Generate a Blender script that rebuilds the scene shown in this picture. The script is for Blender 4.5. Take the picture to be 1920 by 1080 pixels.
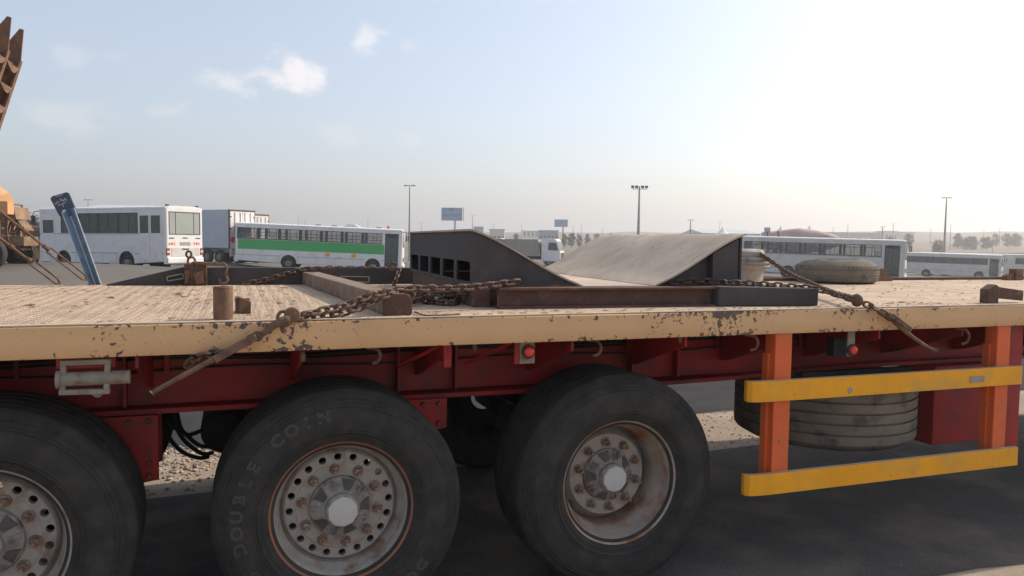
import bpy, bmesh, math, random
from mathutils import Vector, Matrix
random.seed(7)
R = math.radians
scene = bpy.context.scene
for o in list(bpy.data.objects): bpy.data.objects.remove(o)
col = scene.collection

# ------------------------------------------------------------------ camera
EYE = Vector((0, 0, 1.72)); FPX = 1450.0
YAW, PITCH, ROLL = R(19.9), R(3.5), R(0.75)
fwd = Vector((math.sin(YAW)*math.cos(PITCH), math.cos(YAW)*math.cos(PITCH), -math.sin(PITCH)))
r0 = Vector((math.cos(YAW), -math.sin(YAW), 0)); u0 = r0.cross(fwd)
rgt = r0*math.cos(ROLL) + u0*math.sin(ROLL); upv = rgt.cross(fwd)
cd = bpy.data.cameras.new('camera'); cam = bpy.data.objects.new('camera', cd); col.objects.link(cam)
cd.sensor_width = 36; cd.lens = FPX/1920*36; cd.clip_end = 20000; cd.clip_start = 0.05
m = Matrix.Identity(4)
for i in range(3):
    m[i][0] = rgt[i]; m[i][1] = upv[i]; m[i][2] = -fwd[i]; m[i][3] = EYE[i]
cam.matrix_world = m
scene.camera = cam

# ------------------------------------------------------------------ sky, sun, exposure
SUN = Vector((1.42, 0.25, 1.0)).normalized()
SUN_EL = math.asin(SUN.z); SUN_AZ = math.atan2(SUN.x, SUN.y)
w = bpy.data.worlds.new('World'); scene.world = w; w.use_nodes = True
nt = w.node_tree; nt.nodes.clear()
wout = nt.nodes.new('ShaderNodeOutputWorld'); bg = nt.nodes.new('ShaderNodeBackground')
sky = nt.nodes.new('ShaderNodeTexSky'); sky.sky_type = 'NISHITA'; sky.sun_disc = False
sky.sun_elevation = SUN_EL; sky.sun_rotation = SUN_AZ
sky.air_density = 1.0; sky.dust_density = 2.6; sky.ozone_density = 2.4; sky.altitude = 0
bg.inputs['Strength'].default_value = 0.15
SKY_STRENGTH = bg.inputs['Strength']
sl = bpy.data.lights.new('sun', 'SUN'); sun = bpy.data.objects.new('sun', sl); col.objects.link(sun)
sl.energy = 3.4; sl.angle = R(0.6); sl.color = (1.0, 0.87, 0.72)
sun.rotation_euler = SUN.to_track_quat('Z', 'Y').to_euler()
scene.view_settings.view_transform = 'Standard'; scene.view_settings.look = 'None'
scene.view_settings.exposure = 0.37; scene.view_settings.gamma = 1.0
scene.view_settings.use_curve_mapping = False
scene.render.engine = 'CYCLES'
scene.cycles.use_denoising = True
scene.cycles.max_bounces = 8; scene.cycles.volume_bounces = 0; scene.cycles.transparent_max_bounces = 16
scene.cycles.caustics_reflective = False; scene.cycles.caustics_refractive = False

def ray(px, py): return fwd + rgt*((px-960)/FPX) + upv*((540-py)/FPX)
def onY(px, py, Y): d = ray(px, py); return EYE + d*(Y/d.y)
def onZ(px, py, z): d = ray(px, py); return EYE + d*((z-EYE.z)/d.z)
def atF(px, py, D): return EYE + ray(px, py)*D

# clouds of the sky: small hazy cumulus puffs at fixed directions, in the world shader
def wn(t, **k):
    n = nt.nodes.new(t)
    for a, b in k.items(): setattr(n, a, b)
    return n
wtc = wn('ShaderNodeTexCoord')
wnz = wn('ShaderNodeTexNoise'); wnz.inputs['Scale'].default_value = 22; wnz.inputs['Detail'].default_value = 7; wnz.inputs['Roughness'].default_value = .62
wmp = wn('ShaderNodeMapping'); wmp.inputs['Scale'].default_value = (1, 1, 1.7)
nt.links.new(wtc.outputs['Generated'], wmp.inputs['Vector']); nt.links.new(wmp.outputs[0], wnz.inputs['Vector'])
def wmath(op, a, b=None, c=None):
    n = wn('ShaderNodeMath', operation=op)
    for i, v in enumerate((a, b, c)):
        if v is None: continue
        if isinstance(v, (int, float)): n.inputs[i].default_value = v
        else: nt.links.new(v, n.inputs[i])
    return n.outputs[0]
def wdot(v):
    n = wn('ShaderNodeVectorMath', operation='DOT_PRODUCT'); nt.links.new(wtc.outputs['Generated'], n.inputs[0]); n.inputs[1].default_value = v
    return n.outputs['Value']
total = None
for (px, py, sx, sy, amt) in [(540, 140, 88, 34, .66), (440, 152, 46, 22, .42), (690, 68, 26, 24, .45), (122, 222, 62, 28, .20), (136, 106, 32, 18, .16),
                              (318, 208, 36, 14, .18), (645, 258, 70, 24, .16), (768, 262, 34, 18, .13), (770, 88, 20, 14, .15), (1370, 280, 50, 22, .15), (220, 110, 20, 14, .12)]:
    c = ray(px, py).normalized(); rr = (rgt - c*c.dot(rgt)).normalized(); uu = rr.cross(c)
    uu = uu if uu.z > 0 else -uu
    a = wmath('MULTIPLY', wdot(rr), FPX/sx); b = wmath('MULTIPLY', wdot(uu), FPX/sy)
    front = wmath('GREATER_THAN', wdot(c), 0.5)
    d = wmath('SQRT', wmath('ADD', wmath('MULTIPLY', a, a), wmath('MULTIPLY', b, b)))
    d = wmath('ADD', d, wmath('MULTIPLY', wmath('SUBTRACT', wnz.outputs['Fac'], .5), -3.6))
    mr = wn('ShaderNodeMapRange', interpolation_type='SMOOTHSTEP'); nt.links.new(d, mr.inputs['Value'])
    mr.inputs['From Min'].default_value = 1.25; mr.inputs['From Max'].default_value = .1
    k = wmath('MULTIPLY', wmath('MULTIPLY', mr.outputs['Result'], front), amt)
    total = k if total is None else wmath('MAXIMUM', total, k)
cmix = wn('ShaderNodeMix', data_type='RGBA'); cmix.inputs['B'].default_value = (6.3, 5.8, 5.6, 1)
CLOUD = cmix.inputs['B']
veil = wn('ShaderNodeMix', data_type='RGBA'); veil.inputs['Factor'].default_value = .34; veil.inputs['B'].default_value = (4.65, 4.75, 4.85, 1)   # thin even haze veil over the whole sky
nt.links.new(sky.outputs[0], veil.inputs['A'])
nt.links.new(total, cmix.inputs['Factor']); nt.links.new(veil.outputs['Result'], cmix.inputs['A'])
nt.links.new(cmix.outputs['Result'], bg.inputs['Color']); nt.links.new(bg.outputs[0], wout.inputs['Surface'])

# ------------------------------------------------------------------ materials
MATS = {}
def mat(name, c, rough=.65, metal=0., var=.18, scale=5., c2=None, c2at=.55, c2soft=.08, c2scale=7., bump=0., bscale=80., spec=.4, c3=None, c3at=.62, c3scale=25., stretch=(1, 1, 1)):
    if name in MATS: return MATS[name]
    M = bpy.data.materials.new(name); M.use_nodes = True; t = M.node_tree; N = t.nodes; L = t.links
    b = N['Principled BSDF']; b.inputs['Roughness'].default_value = rough; b.inputs['Metallic'].default_value = metal
    b.inputs['Specular IOR Level'].default_value = spec
    tc = N.new('ShaderNodeTexCoord'); oi = N.new('ShaderNodeObjectInfo')
    ml = N.new('ShaderNodeMath'); ml.operation = 'MULTIPLY'; ml.inputs[1].default_value = 37.; L.new(oi.outputs['Random'], ml.inputs[0])
    ad = N.new('ShaderNodeVectorMath'); ad.operation = 'ADD'; L.new(tc.outputs['Object'], ad.inputs[0]); L.new(ml.outputs[0], ad.inputs[1])
    mp = N.new('ShaderNodeMapping'); mp.inputs['Scale'].default_value = stretch; L.new(ad.outputs[0], mp.inputs['Vector'])
    def noise(s, det=6., ro=.6):
        n = N.new('ShaderNodeTexNoise'); n.inputs['Scale'].default_value = s; n.inputs['Detail'].default_value = det; n.inputs['Roughness'].default_value = ro
        L.new(mp.outputs[0], n.inputs['Vector']); return n.outputs['Fac']
    def ramp(v, a, bb):
        n = N.new('ShaderNodeMapRange'); n.inputs['From Min'].default_value = a; n.inputs['From Max'].default_value = bb; L.new(v, n.inputs['Value']); return n.outputs['Result']
    def mix(f, A, B, bl='MIX'):
        n = N.new('ShaderNodeMix'); n.data_type = 'RGBA'; n.blend_type = bl
        L.new(f, n.inputs['Factor']) if not isinstance(f, float) else setattr(n.inputs['Factor'], 'default_value', f)
        for s, v in (('A', A), ('B', B)):
            if isinstance(v, tuple): n.inputs[s].default_value = (*v, 1)
            else: L.new(v, n.inputs[s])
        return n.outputs['Result']
    n1 = noise(scale); f1 = ramp(n1, .3, .7)
    cur = mix(f1, tuple(x*(1-var) for x in c), tuple(min(1, x*(1+var)) for x in c))
    if c2: cur = mix(ramp(noise(c2scale), c2at-c2soft, c2at+c2soft), cur, c2)
    if c3: cur = mix(ramp(noise(c3scale, 4.), c3at-.02, c3at+.03), cur, c3)
    L.new(cur, b.inputs['Base Color'])
    rr = N.new('ShaderNodeMapRange'); L.new(n1, rr.inputs['Value']); rr.inputs['To Min'].default_value = max(0, rough-.12); rr.inputs['To Max'].default_value = min(1, rough+.12)
    L.new(rr.outputs['Result'], b.inputs['Roughness'])
    if bump:
        bp = N.new('ShaderNodeBump'); bp.inputs['Strength'].default_value = bump; bp.inputs['Distance'].default_value = .01
        L.new(noise(bscale, 5., .65), bp.inputs['Height']); L.new(bp.outputs[0], b.inputs['Normal'])
    M['b'] = 0
    MATS[name] = M
    return M

def paint_chipped():
    M = mat('cream_chipped_paint', (.67, .415, .21), rough=.55, var=.07, scale=3.0, bump=.15, bscale=30)
    t = M.node_tree; N = t.nodes; L = t.links; b = N['Principled BSDF']
    tc = N.new('ShaderNodeTexCoord'); sp = N.new('ShaderNodeSeparateXYZ'); L.new(tc.outputs['Object'], sp.inputs[0])
    def noise(s, det, st=(1, 1, 1)):
        mp = N.new('ShaderNodeMapping'); mp.inputs['Scale'].default_value = st; L.new(tc.outputs['Object'], mp.inputs['Vector'])
        n = N.new('ShaderNodeTexNoise'); n.inputs['Scale'].default_value = s; n.inputs['Detail'].default_value = det; n.inputs['Roughness'].default_value = .6
        L.new(mp.outputs[0], n.inputs['Vector']); return n.outputs['Fac']
    def mth(op, a, bb):
        n = N.new('ShaderNodeMath'); n.operation = op
        for i, v in enumerate((a, bb)):
            if isinstance(v, (int, float)): n.inputs[i].default_value = v
            else: L.new(v, n.inputs[i])
        return n.outputs[0]
    def mr(v, a, bb, c=0, d=1):
        n = N.new('ShaderNodeMapRange'); L.new(v, n.inputs['Value'])
        for k, q in (('From Min', a), ('From Max', bb), ('To Min', c), ('To Max', d)): n.inputs[k].default_value = q
        return n.outputs['Result']
    z = sp.outputs['Z']
    top = mr(z, .075, .122, 0, .11); bot = mr(z, .025, .0, 0, .10)
    clus = mth('MULTIPLY', mth('SUBTRACT', noise(1.9, 3.), .5), .78)
    v = mth('ADD', mth('ADD', noise(34, 3., (1, 1, 1.0)), clus), mth('ADD', top, bot))
    chip = mr(v, .668, .683)
    v2 = mth('ADD', noise(60, 2.), mth('MULTIPLY', clus, .5)); spots = mr(v2, .705, .72)
    rustmask = mr(mth('ADD', v, 0), .63, .70)
    cur = b.inputs['Base Color'].links[0].from_socket
    def mix(f, A, B):
        n = N.new('ShaderNodeMix'); n.data_type = 'RGBA'; L.new(f, n.inputs['Factor']); L.new(A, n.inputs['A'])
        if isinstance(B, tuple): n.inputs['B'].default_value = (*B, 1)
        else: L.new(B, n.inputs['B'])
        return n.outputs['Result']
    cur = mix(mth('MULTIPLY', rustmask, .45), cur, (.34, .19, .09))
    gr = N.new('ShaderNodeMix'); gr.data_type = 'RGBA'; L.new(noise(9, 2.), gr.inputs['Factor']); gr.inputs['A'].default_value = (.14, .07, .045, 1); gr.inputs['B'].default_value = (.10, .095, .10, 1)
    chipall = mth('MAXIMUM', chip, spots)
    cur = mix(chipall, cur, gr.outputs['Result'])
    L.new(cur, b.inputs['Base Color'])
    bp = [n for n in N if n.type == 'BUMP'][0]
    b2 = N.new('ShaderNodeBump'); b2.inputs['Strength'].default_value = .5; b2.inputs['Distance'].default_value = .002; b2.invert = True
    L.new(chipall, b2.inputs['Height']); L.new(bp.outputs[0], b2.inputs['Normal']); L.new(b2.outputs[0], b.inputs['Normal'])
    return M

def deck_material():
    M = mat('dusty_deck_plate', (.56, .43, .315), rough=.9, var=.16, scale=3., c2=(.40, .30, .22), c2at=.60, c2soft=.12, c2scale=4.5, c3=(.22, .15, .10), c3at=.70, c3scale=38, spec=.2)
    t = M.node_tree; N = t.nodes; L = t.links; b = N['Principled BSDF']
    tc = N.new('ShaderNodeTexCoord')
    mp = N.new('ShaderNodeMapping'); mp.inputs['Rotation'].default_value = (0, 0, R(3)); L.new(tc.outputs['Object'], mp.inputs['Vector'])
    wv = N.new('ShaderNodeTexWave'); wv.wave_type = 'BANDS'; wv.bands_direction = 'X'; wv.inputs['Scale'].default_value = 11; wv.inputs['Distortion'].default_value = 1.2; wv.inputs['Detail'].default_value = 2; wv.inputs['Detail Scale'].default_value = 3
    wv2 = N.new('ShaderNodeTexWave'); wv2.wave_type = 'BANDS'; wv2.bands_direction = 'Y'; wv2.inputs['Scale'].default_value = 5; wv2.inputs['Distortion'].default_value = 2.5; wv2.inputs['Detail'].default_value = 3
    nz = N.new('ShaderNodeTexNoise'); nz.inputs['Scale'].default_value = 26; nz.inputs['Detail'].default_value = 8; nz.inputs['Roughness'].default_value = .7
    for q in (wv, wv2, nz): L.new(mp.outputs[0], q.inputs['Vector'])
    def mth(op, a, bb):
        n = N.new('ShaderNodeMath'); n.operation = op
        for i, v in enumerate((a, bb)):
            if isinstance(v, (int, float)): n.inputs[i].default_value = v
            else: L.new(v, n.inputs[i])
        return n.outputs[0]
    h = mth('ADD', mth('MULTIPLY', wv.outputs['Fac'], .13), mth('ADD', mth('MULTIPLY', wv2.outputs['Fac'], .16), mth('MULTIPLY', nz.outputs['Fac'], 1.5)))
    bp = N.new('ShaderNodeBump'); bp.inputs['Strength'].default_value = .8; bp.inputs['Distance'].default_value = .012
    L.new(h, bp.inputs['Height']); L.new(bp.outputs[0], b.inputs['Normal'])
    cur = b.inputs['Base Color'].links[0].from_socket
    mx = N.new('ShaderNodeMix'); mx.data_type = 'RGBA'; mx.blend_type = 'MULTIPLY'; mx.inputs['Factor'].default_value = .5
    cr = N.new('ShaderNodeMapRange'); L.new(h, cr.inputs['Value']); cr.inputs['From Min'].default_value = .55; cr.inputs['From Max'].default_value = 1.15; cr.inputs['To Min'].default_value = .6; cr.inputs['To Max'].default_value = 1.1
    L.new(cur, mx.inputs['A']); L.new(cr.outputs['Result'], mx.inputs['B']); L.new(mx.outputs['Result'], b.inputs['Base Color'])
    return M

def glass(name, tint=(.35, .42, .42), trans=.55, rough=.08):
    M = bpy.data.materials.new(name); M.use_nodes = True; t = M.node_tree; N = t.nodes; L = t.links
    b = N['Principled BSDF']; b.inputs['Base Color'].default_value = (*tint, 1); b.inputs['Roughness'].default_value = rough
    tr = N.new('ShaderNodeBsdfTransparent'); mx = N.new('ShaderNodeMixShader'); nz = N.new('ShaderNodeTexNoise'); nz.inputs['Scale'].default_value = 2.5
    mr = N.new('ShaderNodeMapRange'); L.new(nz.outputs['Fac'], mr.inputs['Value']); mr.inputs['To Min'].default_value = max(0, trans-.12); mr.inputs['To Max'].default_value = min(1, trans+.12)
    L.new(mr.outputs['Result'], mx.inputs[0]); L.new(b.outputs[0], mx.inputs[1]); L.new(tr.outputs[0], mx.inputs[2])
    L.new(mx.outputs[0], N['Material Output'].inputs['Surface'])
    return M

RUST = mat('rusty_steel', (.165, .10, .07), rough=.85, var=.35, scale=14, c2=(.24, .135, .08), c2at=.56, c2scale=18, bump=.5, bscale=90, spec=.25)
RUSTD = mat('dark_rusty_steel', (.115, .07, .05), rough=.8, var=.35, scale=12, c2=(.20, .11, .06), c2at=.58, c2scale=16, bump=.4, bscale=90, spec=.3)
CHAIN = mat('rusty_chain_steel', (.17, .095, .06), rough=.7, var=.4, scale=40, c2=(.09, .06, .05), c2at=.5, c2scale=50, bump=.3, bscale=200, spec=.4)
STEEL = mat('dark_grey_steel', (.068, .062, .064), rough=.75, var=.25, scale=5, c2=(.095, .075, .065), c2at=.62, c2scale=9, bump=.25, bscale=60, spec=.3)
BROWN = mat('maroon_brown_steel', (.115, .062, .05), rough=.75, var=.25, scale=6, c2=(.20, .12, .08), c2at=.63, c2scale=14, bump=.3, bscale=70, spec=.3)
WOODY = mat('weathered_brown_beam', (.25, .185, .145), rough=.9, var=.25, scale=7, c2=(.16, .11, .085), c2at=.58, c2scale=10, bump=.4, bscale=60, spec=.15)
DUSTPL = mat('dust_covered_plate', (.50, .415, .325), rough=.9, var=.16, scale=2.2, c2=(.39, .325, .26), c2at=.56, c2soft=.12, c2scale=4, c3=(.30, .22, .16), c3at=.68, c3scale=18, bump=.3, bscale=60, spec=.2)
RED = mat('red_chassis_paint', (.32, .020, .020), rough=.5, var=.22, scale=3, c2=(.13, .03, .025), c2at=.58, c2soft=.12, c2scale=4, c3=(.12, .06, .045), c3at=.70, c3scale=22, bump=.12, bscale=25, spec=.35)
ORANGE = mat('orange_red_paint', (.70, .135, .04), rough=.55, var=.1, scale=4, c3=(.28, .12, .07), c3at=.69, c3scale=26, c2=(.5, .15, .07), c2at=.62, c2scale=6, bump=.1, bscale=40, spec=.35)
YELLOW = mat('amber_yellow_paint', (.84, .37, .012), rough=.5, var=.08, scale=4, c2=(.62, .33, .06), c2at=.6, c2soft=.12, c2scale=5, c3=(.36, .22, .10), c3at=.70, c3scale=30, bump=.1, bscale=60, spec=.35)
CREAM = paint_chipped(); DECK = deck_material()
TYRE = mat('dusty_black_rubber', (.036, .035, .033), rough=.85, var=.22, scale=9, c2=(.060, .054, .046), c2at=.58, c2soft=.14, c2scale=11, bump=.3, bscale=70, spec=.25)
TYREDUST = mat('sand_dusted_rubber', (.20, .17, .135), rough=.95, var=.2, scale=6, c2=(.09, .08, .07), c2at=.6, c2scale=8, bump=.3, bscale=50, spec=.1)
LETTER = mat('tyre_lettering', (.135, .125, .11), rough=.9, var=.2, spec=.1)
RIMW = mat('dirty_white_wheel', (.37, .335, .295), rough=.7, var=.2, scale=9, c2=(.22, .16, .115), c2at=.58, c2soft=.08, c2scale=9, bump=.15, bscale=60, spec=.3)
RIMR = mat('rust_stained_wheel', (.33, .28, .23), rough=.7, var=.2, scale=8, c2=(.26, .10, .045), c2at=.55, c2soft=.08, c2scale=5, bump=.2, bscale=60, spec=.3)
RIMO = mat('orange_rim_edge', (.30, .115, .06), rough=.7, var=.25, scale=12, c2=(.2, .12, .09), c2at=.58, c2scale=18, spec=.3)
HUB = mat('grey_hub_casting', (.30, .275, .25), rough=.7, var=.25, scale=12, c2=(.16, .13, .11), c2at=.55, c2scale=15, bump=.3, bscale=60, spec=.3)
HUBREC = mat('painted_recess_shade', (.11, .10, .09), rough=.85, var=.3, scale=20, spec=.15)
HUBCAP = mat('pale_hub_cap', (.46, .45, .43), rough=.55, var=.12, scale=10, c2=(.35, .30, .25), c2at=.64, c2scale=14, spec=.4)
NUT = mat('rusty_wheel_nut', (.24, .15, .10), rough=.75, var=.3, scale=30, c2=(.4, .34, .28), c2at=.6, c2scale=40, spec=.3)
BLACK = mat('black_rubber_hose', (.018, .018, .02), rough=.6, var=.2, spec=.4)
DARK = mat('dark_running_gear', (.035, .033, .032), rough=.85, var=.3, scale=6, c2=(.07, .06, .05), c2at=.58, c2scale=8, spec=.2)
WINCH = mat('dull_winch_steel', (.25, .225, .185), rough=.75, var=.2, scale=12, c2=(.2, .13, .085), c2at=.6, c2scale=16, bump=.3, bscale=60, spec=.3)
GREYMET = mat('old_galvanised_steel', (.34, .31, .26), rough=.7, var=.15, scale=10, c2=(.3, .19, .10), c2at=.64, c2scale=12, bump=.2, bscale=60, spec=.35)
BLUE = mat('blue_painted_steel', (.115, .215, .33), rough=.5, var=.12, scale=6, c2=(.09, .15, .22), c2at=.6, c2scale=9, spec=.4)
BLUED = mat('dark_blue_plate', (.055, .085, .135), rough=.55, var=.2, scale=9, c2=(.09, .09, .10), c2at=.6, c2scale=12, spec=.4)
BLUEL = mat('worn_blue_edge', (.50, .55, .60), rough=.5, var=.15, scale=14, spec=.4)
CHALK = mat('white_chalk', (.6, .6, .6), rough=.9, var=.1)
LAMPRED = mat('red_lamp_lens', (.75, .06, .04), rough=.25, var=.08, spec=.5)
LAMPDK = mat('dull_red_lamp', (.28, .05, .04), rough=.4, var=.15)
LAMPAMB = mat('amber_lamp_lens', (.8, .28, .03), rough=.3, var=.08, spec=.5)
WHITE = mat('white_vehicle_paint', (.74, .73, .72), rough=.4, var=.04, scale=2, c2=(.62, .58, .53), c2at=.63, c2soft=.12, c2scale=1.5, spec=.45)
WHITE2 = mat('dusty_white_paint', (.62, .60, .57), rough=.5, var=.07, scale=1.5, c2=(.52, .46, .38), c2at=.6, c2soft=.15, c2scale=1.2, spec=.4)
GREEN = mat('green_bus_paint', (.055, .39, .11), rough=.4, var=.08, scale=1.5, spec=.45)
TRIM = mat('dark_window_trim', (.055, .065, .07), rough=.5, var=.15, spec=.4)
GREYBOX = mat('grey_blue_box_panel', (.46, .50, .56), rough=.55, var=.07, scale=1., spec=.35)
TEAL = mat('dark_teal_paint', (.05, .085, .09), rough=.6, var=.15, spec=.3)
MIXO = mat('faded_orange_drum', (.58, .30, .13), rough=.6, var=.1, scale=1., c2=(.45, .28, .16), c2at=.6, c2soft=.15, c2scale=1.5, spec=.35)
MIXP = mat('dusty_pink_drum', (.52, .40, .36), rough=.7, var=.08, scale=.6, c2=(.42, .27, .25), c2at=.52, c2soft=.1, c2scale=.5, spec=.25)
BROWNV = mat('brown_old_vehicle', (.19, .12, .075), rough=.7, var=.3, scale=1.5, c2=(.30, .20, .11), c2at=.58, c2scale=2., spec=.3)
SEAM = mat('grey_panel_seam', (.25, .25, .25), rough=.7, var=.15)
SEAT = mat('seat_fabric', (.12, .14, .17), rough=.9, var=.2)
INTER = mat('bus_interior', (.33, .34, .34), rough=.8, var=.1)
GL_T = glass('clear_bus_glass', (.20, .24, .26), .74); GL_D = glass('tinted_bus_glass', (.10, .125, .115), .30, .12); GL_C = glass('curtained_rear_glass', (.36, .39, .35), .08, .2)
BILLB = mat('billboard_blue', (.10, .24, .42), rough=.5, var=.06, scale=.2); BILLT = mat('billboard_print', (.045, .08, .17), rough=.6, var=.05)
POLE = mat('galvanised_pole', (.30, .31, .32), rough=.6, var=.08, scale=.5, spec=.4)
BARK = mat('tree_bark', (.13, .095, .065), rough=.9, var=.25); LEAF = mat('tree_leaves', (.055, .075, .03), rough=.75, var=.35, scale=.9, spec=.2)
SANDW = mat('sandstone_wall', (.46, .40, .33), rough=.9, var=.08, scale=.3); BLDW = mat('pale_building_wall', (.55, .52, .49), rough=.85, var=.06, scale=.1)
BLDB = mat('blue_grey_building', (.22, .28, .36), rough=.7, var=.1, scale=.2); ROOFM = mat('pale_metal_roof', (.50, .52, .54), rough=.5, var=.06, scale=.1); WIN = mat('dark_building_window', (.07, .09, .11), rough=.25, var=.1, spec=.6)
TENT = mat('white_tent_fabric', (.75, .75, .75), rough=.8, var=.04)
STONE = mat('pale_gravel_stone', (.42, .35, .275), rough=.95, var=.3, scale=9, c2=(.18, .16, .15), c2at=.56, c2scale=22, spec=.15)
FLAKE = mat('dry_leaf_and_rust_flakes', (.24, .155, .095), rough=.95, var=.5, scale=20, spec=.1)

# ------------------------------------------------------------------ mesh helpers
ORG = {}
class MB:
    def __init__(s): s.v = []; s.f = []; s.T = Matrix.Identity(4)
    def add(s, vs, fs):
        n = len(s.v); s.v += [s.T @ Vector(v) for v in vs]; s.f += [[i+n for i in f] for f in fs]; return s
    def box(s, a, b, rz=0, taper=None):
        x0, y0, z0 = a; x1, y1, z1 = b
        return s.add([(x0, y0, z0), (x1, y0, z0), (x1, y1, z0), (x0, y1, z0), (x0, y0, z1), (x1, y0, z1), (x1, y1, z1), (x0, y1, z1)],
                     [(0, 3, 2, 1), (4, 5, 6, 7), (0, 1, 5, 4), (1, 2, 6, 5), (2, 3, 7, 6), (3, 0, 4, 7)])
    def hexa(s, p): # 8 points: bottom ring then top ring
        return s.add(p, [(0, 3, 2, 1), (4, 5, 6, 7), (0, 1, 5, 4), (1, 2, 6, 5), (2, 3, 7, 6), (3, 0, 4, 7)])
    def beam(s, p, q, w, h, up=(0, 0, 1)):
        p = Vector(p); q = Vector(q); d = (q-p).normalized(); a = d.cross(Vector(up)).normalized(); b = a.cross(d)
        c = []
        for e in (p, q):
            for sa, sb in ((-1, -1), (1, -1), (1, 1), (-1, 1)): c.append(e + a*(sa*w/2) + b*(sb*h/2))
        return s.add(c, [(0, 1, 2, 3)[::-1], (4, 5, 6, 7), (0, 1, 5, 4), (1, 2, 6, 5), (2, 3, 7, 6), (3, 0, 4, 7)])
    def tube(s, pts, r, n=8, close=False, cap=True):
        pts = [Vector(p) for p in pts]; m = len(pts); rs = r if isinstance(r, (list, tuple)) else [r]*m
        prev = None; rings = []
        for i, p in enumerate(pts):
            if close: t = pts[(i+1) % m]-pts[i-1]
            else: t = pts[min(i+1, m-1)]-pts[max(i-1, 0)]
            t.normalize()
            if prev is None: a = t.orthogonal().normalized()
            else:
                a = prev - t*prev.dot(t)
                a = a.normalized() if a.length > 1e-6 else t.orthogonal().normalized()
            prev = a; b = t.cross(a)
            rings.append([p + (a*math.cos(2*math.pi*k/n)+b*math.sin(2*math.pi*k/n))*rs[i] for k in range(n)])
        vs = [v for g in rings for v in g]; fs = []
        for i in range(m if close else m-1):
            j = (i+1) % m
            for k in range(n): fs.append((i*n+k, i*n+(k+1) % n, j*n+(k+1) % n, j*n+k))
        if cap and not close: fs.append(tuple(range(n))[::-1]); fs.append(tuple((m-1)*n+k for k in range(n)))
        return s.add(vs, fs)
    def lathe(s, prof, axis='y', n=32, c=(0, 0, 0), cap=False):
        c = Vector(c); vs = []; fs = []; m = len(prof)
        for k in range(n):
            a = 2*math.pi*k/n; ca, sa = math.cos(a), math.sin(a)
            for (r, h) in prof:
                vs.append(c + Vector((r*ca, h, r*sa) if axis == 'y' else ((r*ca, r*sa, h) if axis == 'z' else (h, r*ca, r*sa))))
        for k in range(n):
            j = (k+1) % n
            for i in range(m-1): fs.append((k*m+i, j*m+i, j*m+i+1, k*m+i+1))
        if cap:
            fs.append(tuple(k*m for k in range(n))); fs.append(tuple(k*m+m-1 for k in range(n))[::-1])
        return s.add(vs, fs)
    def prism(s, poly, d0, d1, plane='xz'):
        n = len(poly)
        def P(u, v, d): return (u, d, v) if plane == 'xz' else ((d, u, v) if plane == 'yz' else (u, v, d))
        vs = [P(u, v, d0) for u, v in poly]+[P(u, v, d1) for u, v in poly]
        return s.add(vs, [tuple(range(n)), tuple(range(n, 2*n))[::-1]]+[(i, i+n, (i+1) % n+n, (i+1) % n) for i in range(n)])
    def mesh(s, name, smooth=None):
        me = bpy.data.meshes.new(name); me.from_pydata([tuple(v) for v in s.v], [], s.f)
        bm = bmesh.new(); bm.from_mesh(me); bmesh.ops.recalc_face_normals(bm, faces=bm.faces); bm.to_mesh(me); bm.free()
        if smooth is not None:
            me.shade_smooth(); me.set_sharp_from_angle(angle=R(smooth))
        return me
    def build(s, name, material, parent=None, world=True, smooth=35, bevel=0):
        off = ORG.get(parent.name, Vector()) if (parent is not None and world) else Vector()
        if off.length: s.v = [v-off for v in s.v]
        o = bpy.data.objects.new(name, s.mesh(name, smooth)); col.objects.link(o)
        o.data.materials.append(material)
        if parent is not None: o.parent = parent
        if world: ORG[o.name] = off.copy()
        if bevel:
            bv = o.modifiers.new('bevel', 'BEVEL'); bv.width = bevel; bv.segments = 2; bv.limit_method = 'ANGLE'; bv.angle_limit = R(40)
        return o
def tag(o, label, cat, group=None):
    o['label'] = label; o['category'] = cat
    if group: o['group'] = group
    return o
def struct(o, kind='structure'): o['kind'] = kind; return o
def thing(name, label, cat, loc=(0, 0, 0), rz=0, group=None, tilt=0):
    o = bpy.data.objects.new(name, None); col.objects.link(o); o.location = loc; o.rotation_euler = (0, tilt, rz)
    o.empty_display_size = .2; ORG[o.name] = Vector(loc); return tag(o, label, cat, group)
def copy_obj(src, parent=None):
    c = src.copy(); col.objects.link(c); c.parent = parent; return c
def smoothpath(pts, n=8):
    pts = [Vector(p) for p in pts]; out = []
    for i in range(len(pts)-1):
        p0 = pts[max(i-1, 0)]; p1 = pts[i]; p2 = pts[i+1]; p3 = pts[min(i+2, len(pts)-1)]
        for k in range(n):
            t = k/n
            out.append(.5*((2*p1)+(-p0+p2)*t+(2*p0-5*p1+4*p2-p3)*t*t+(-p0+3*p1-3*p2+p3)*t**3))
    return out+[pts[-1]]

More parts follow.
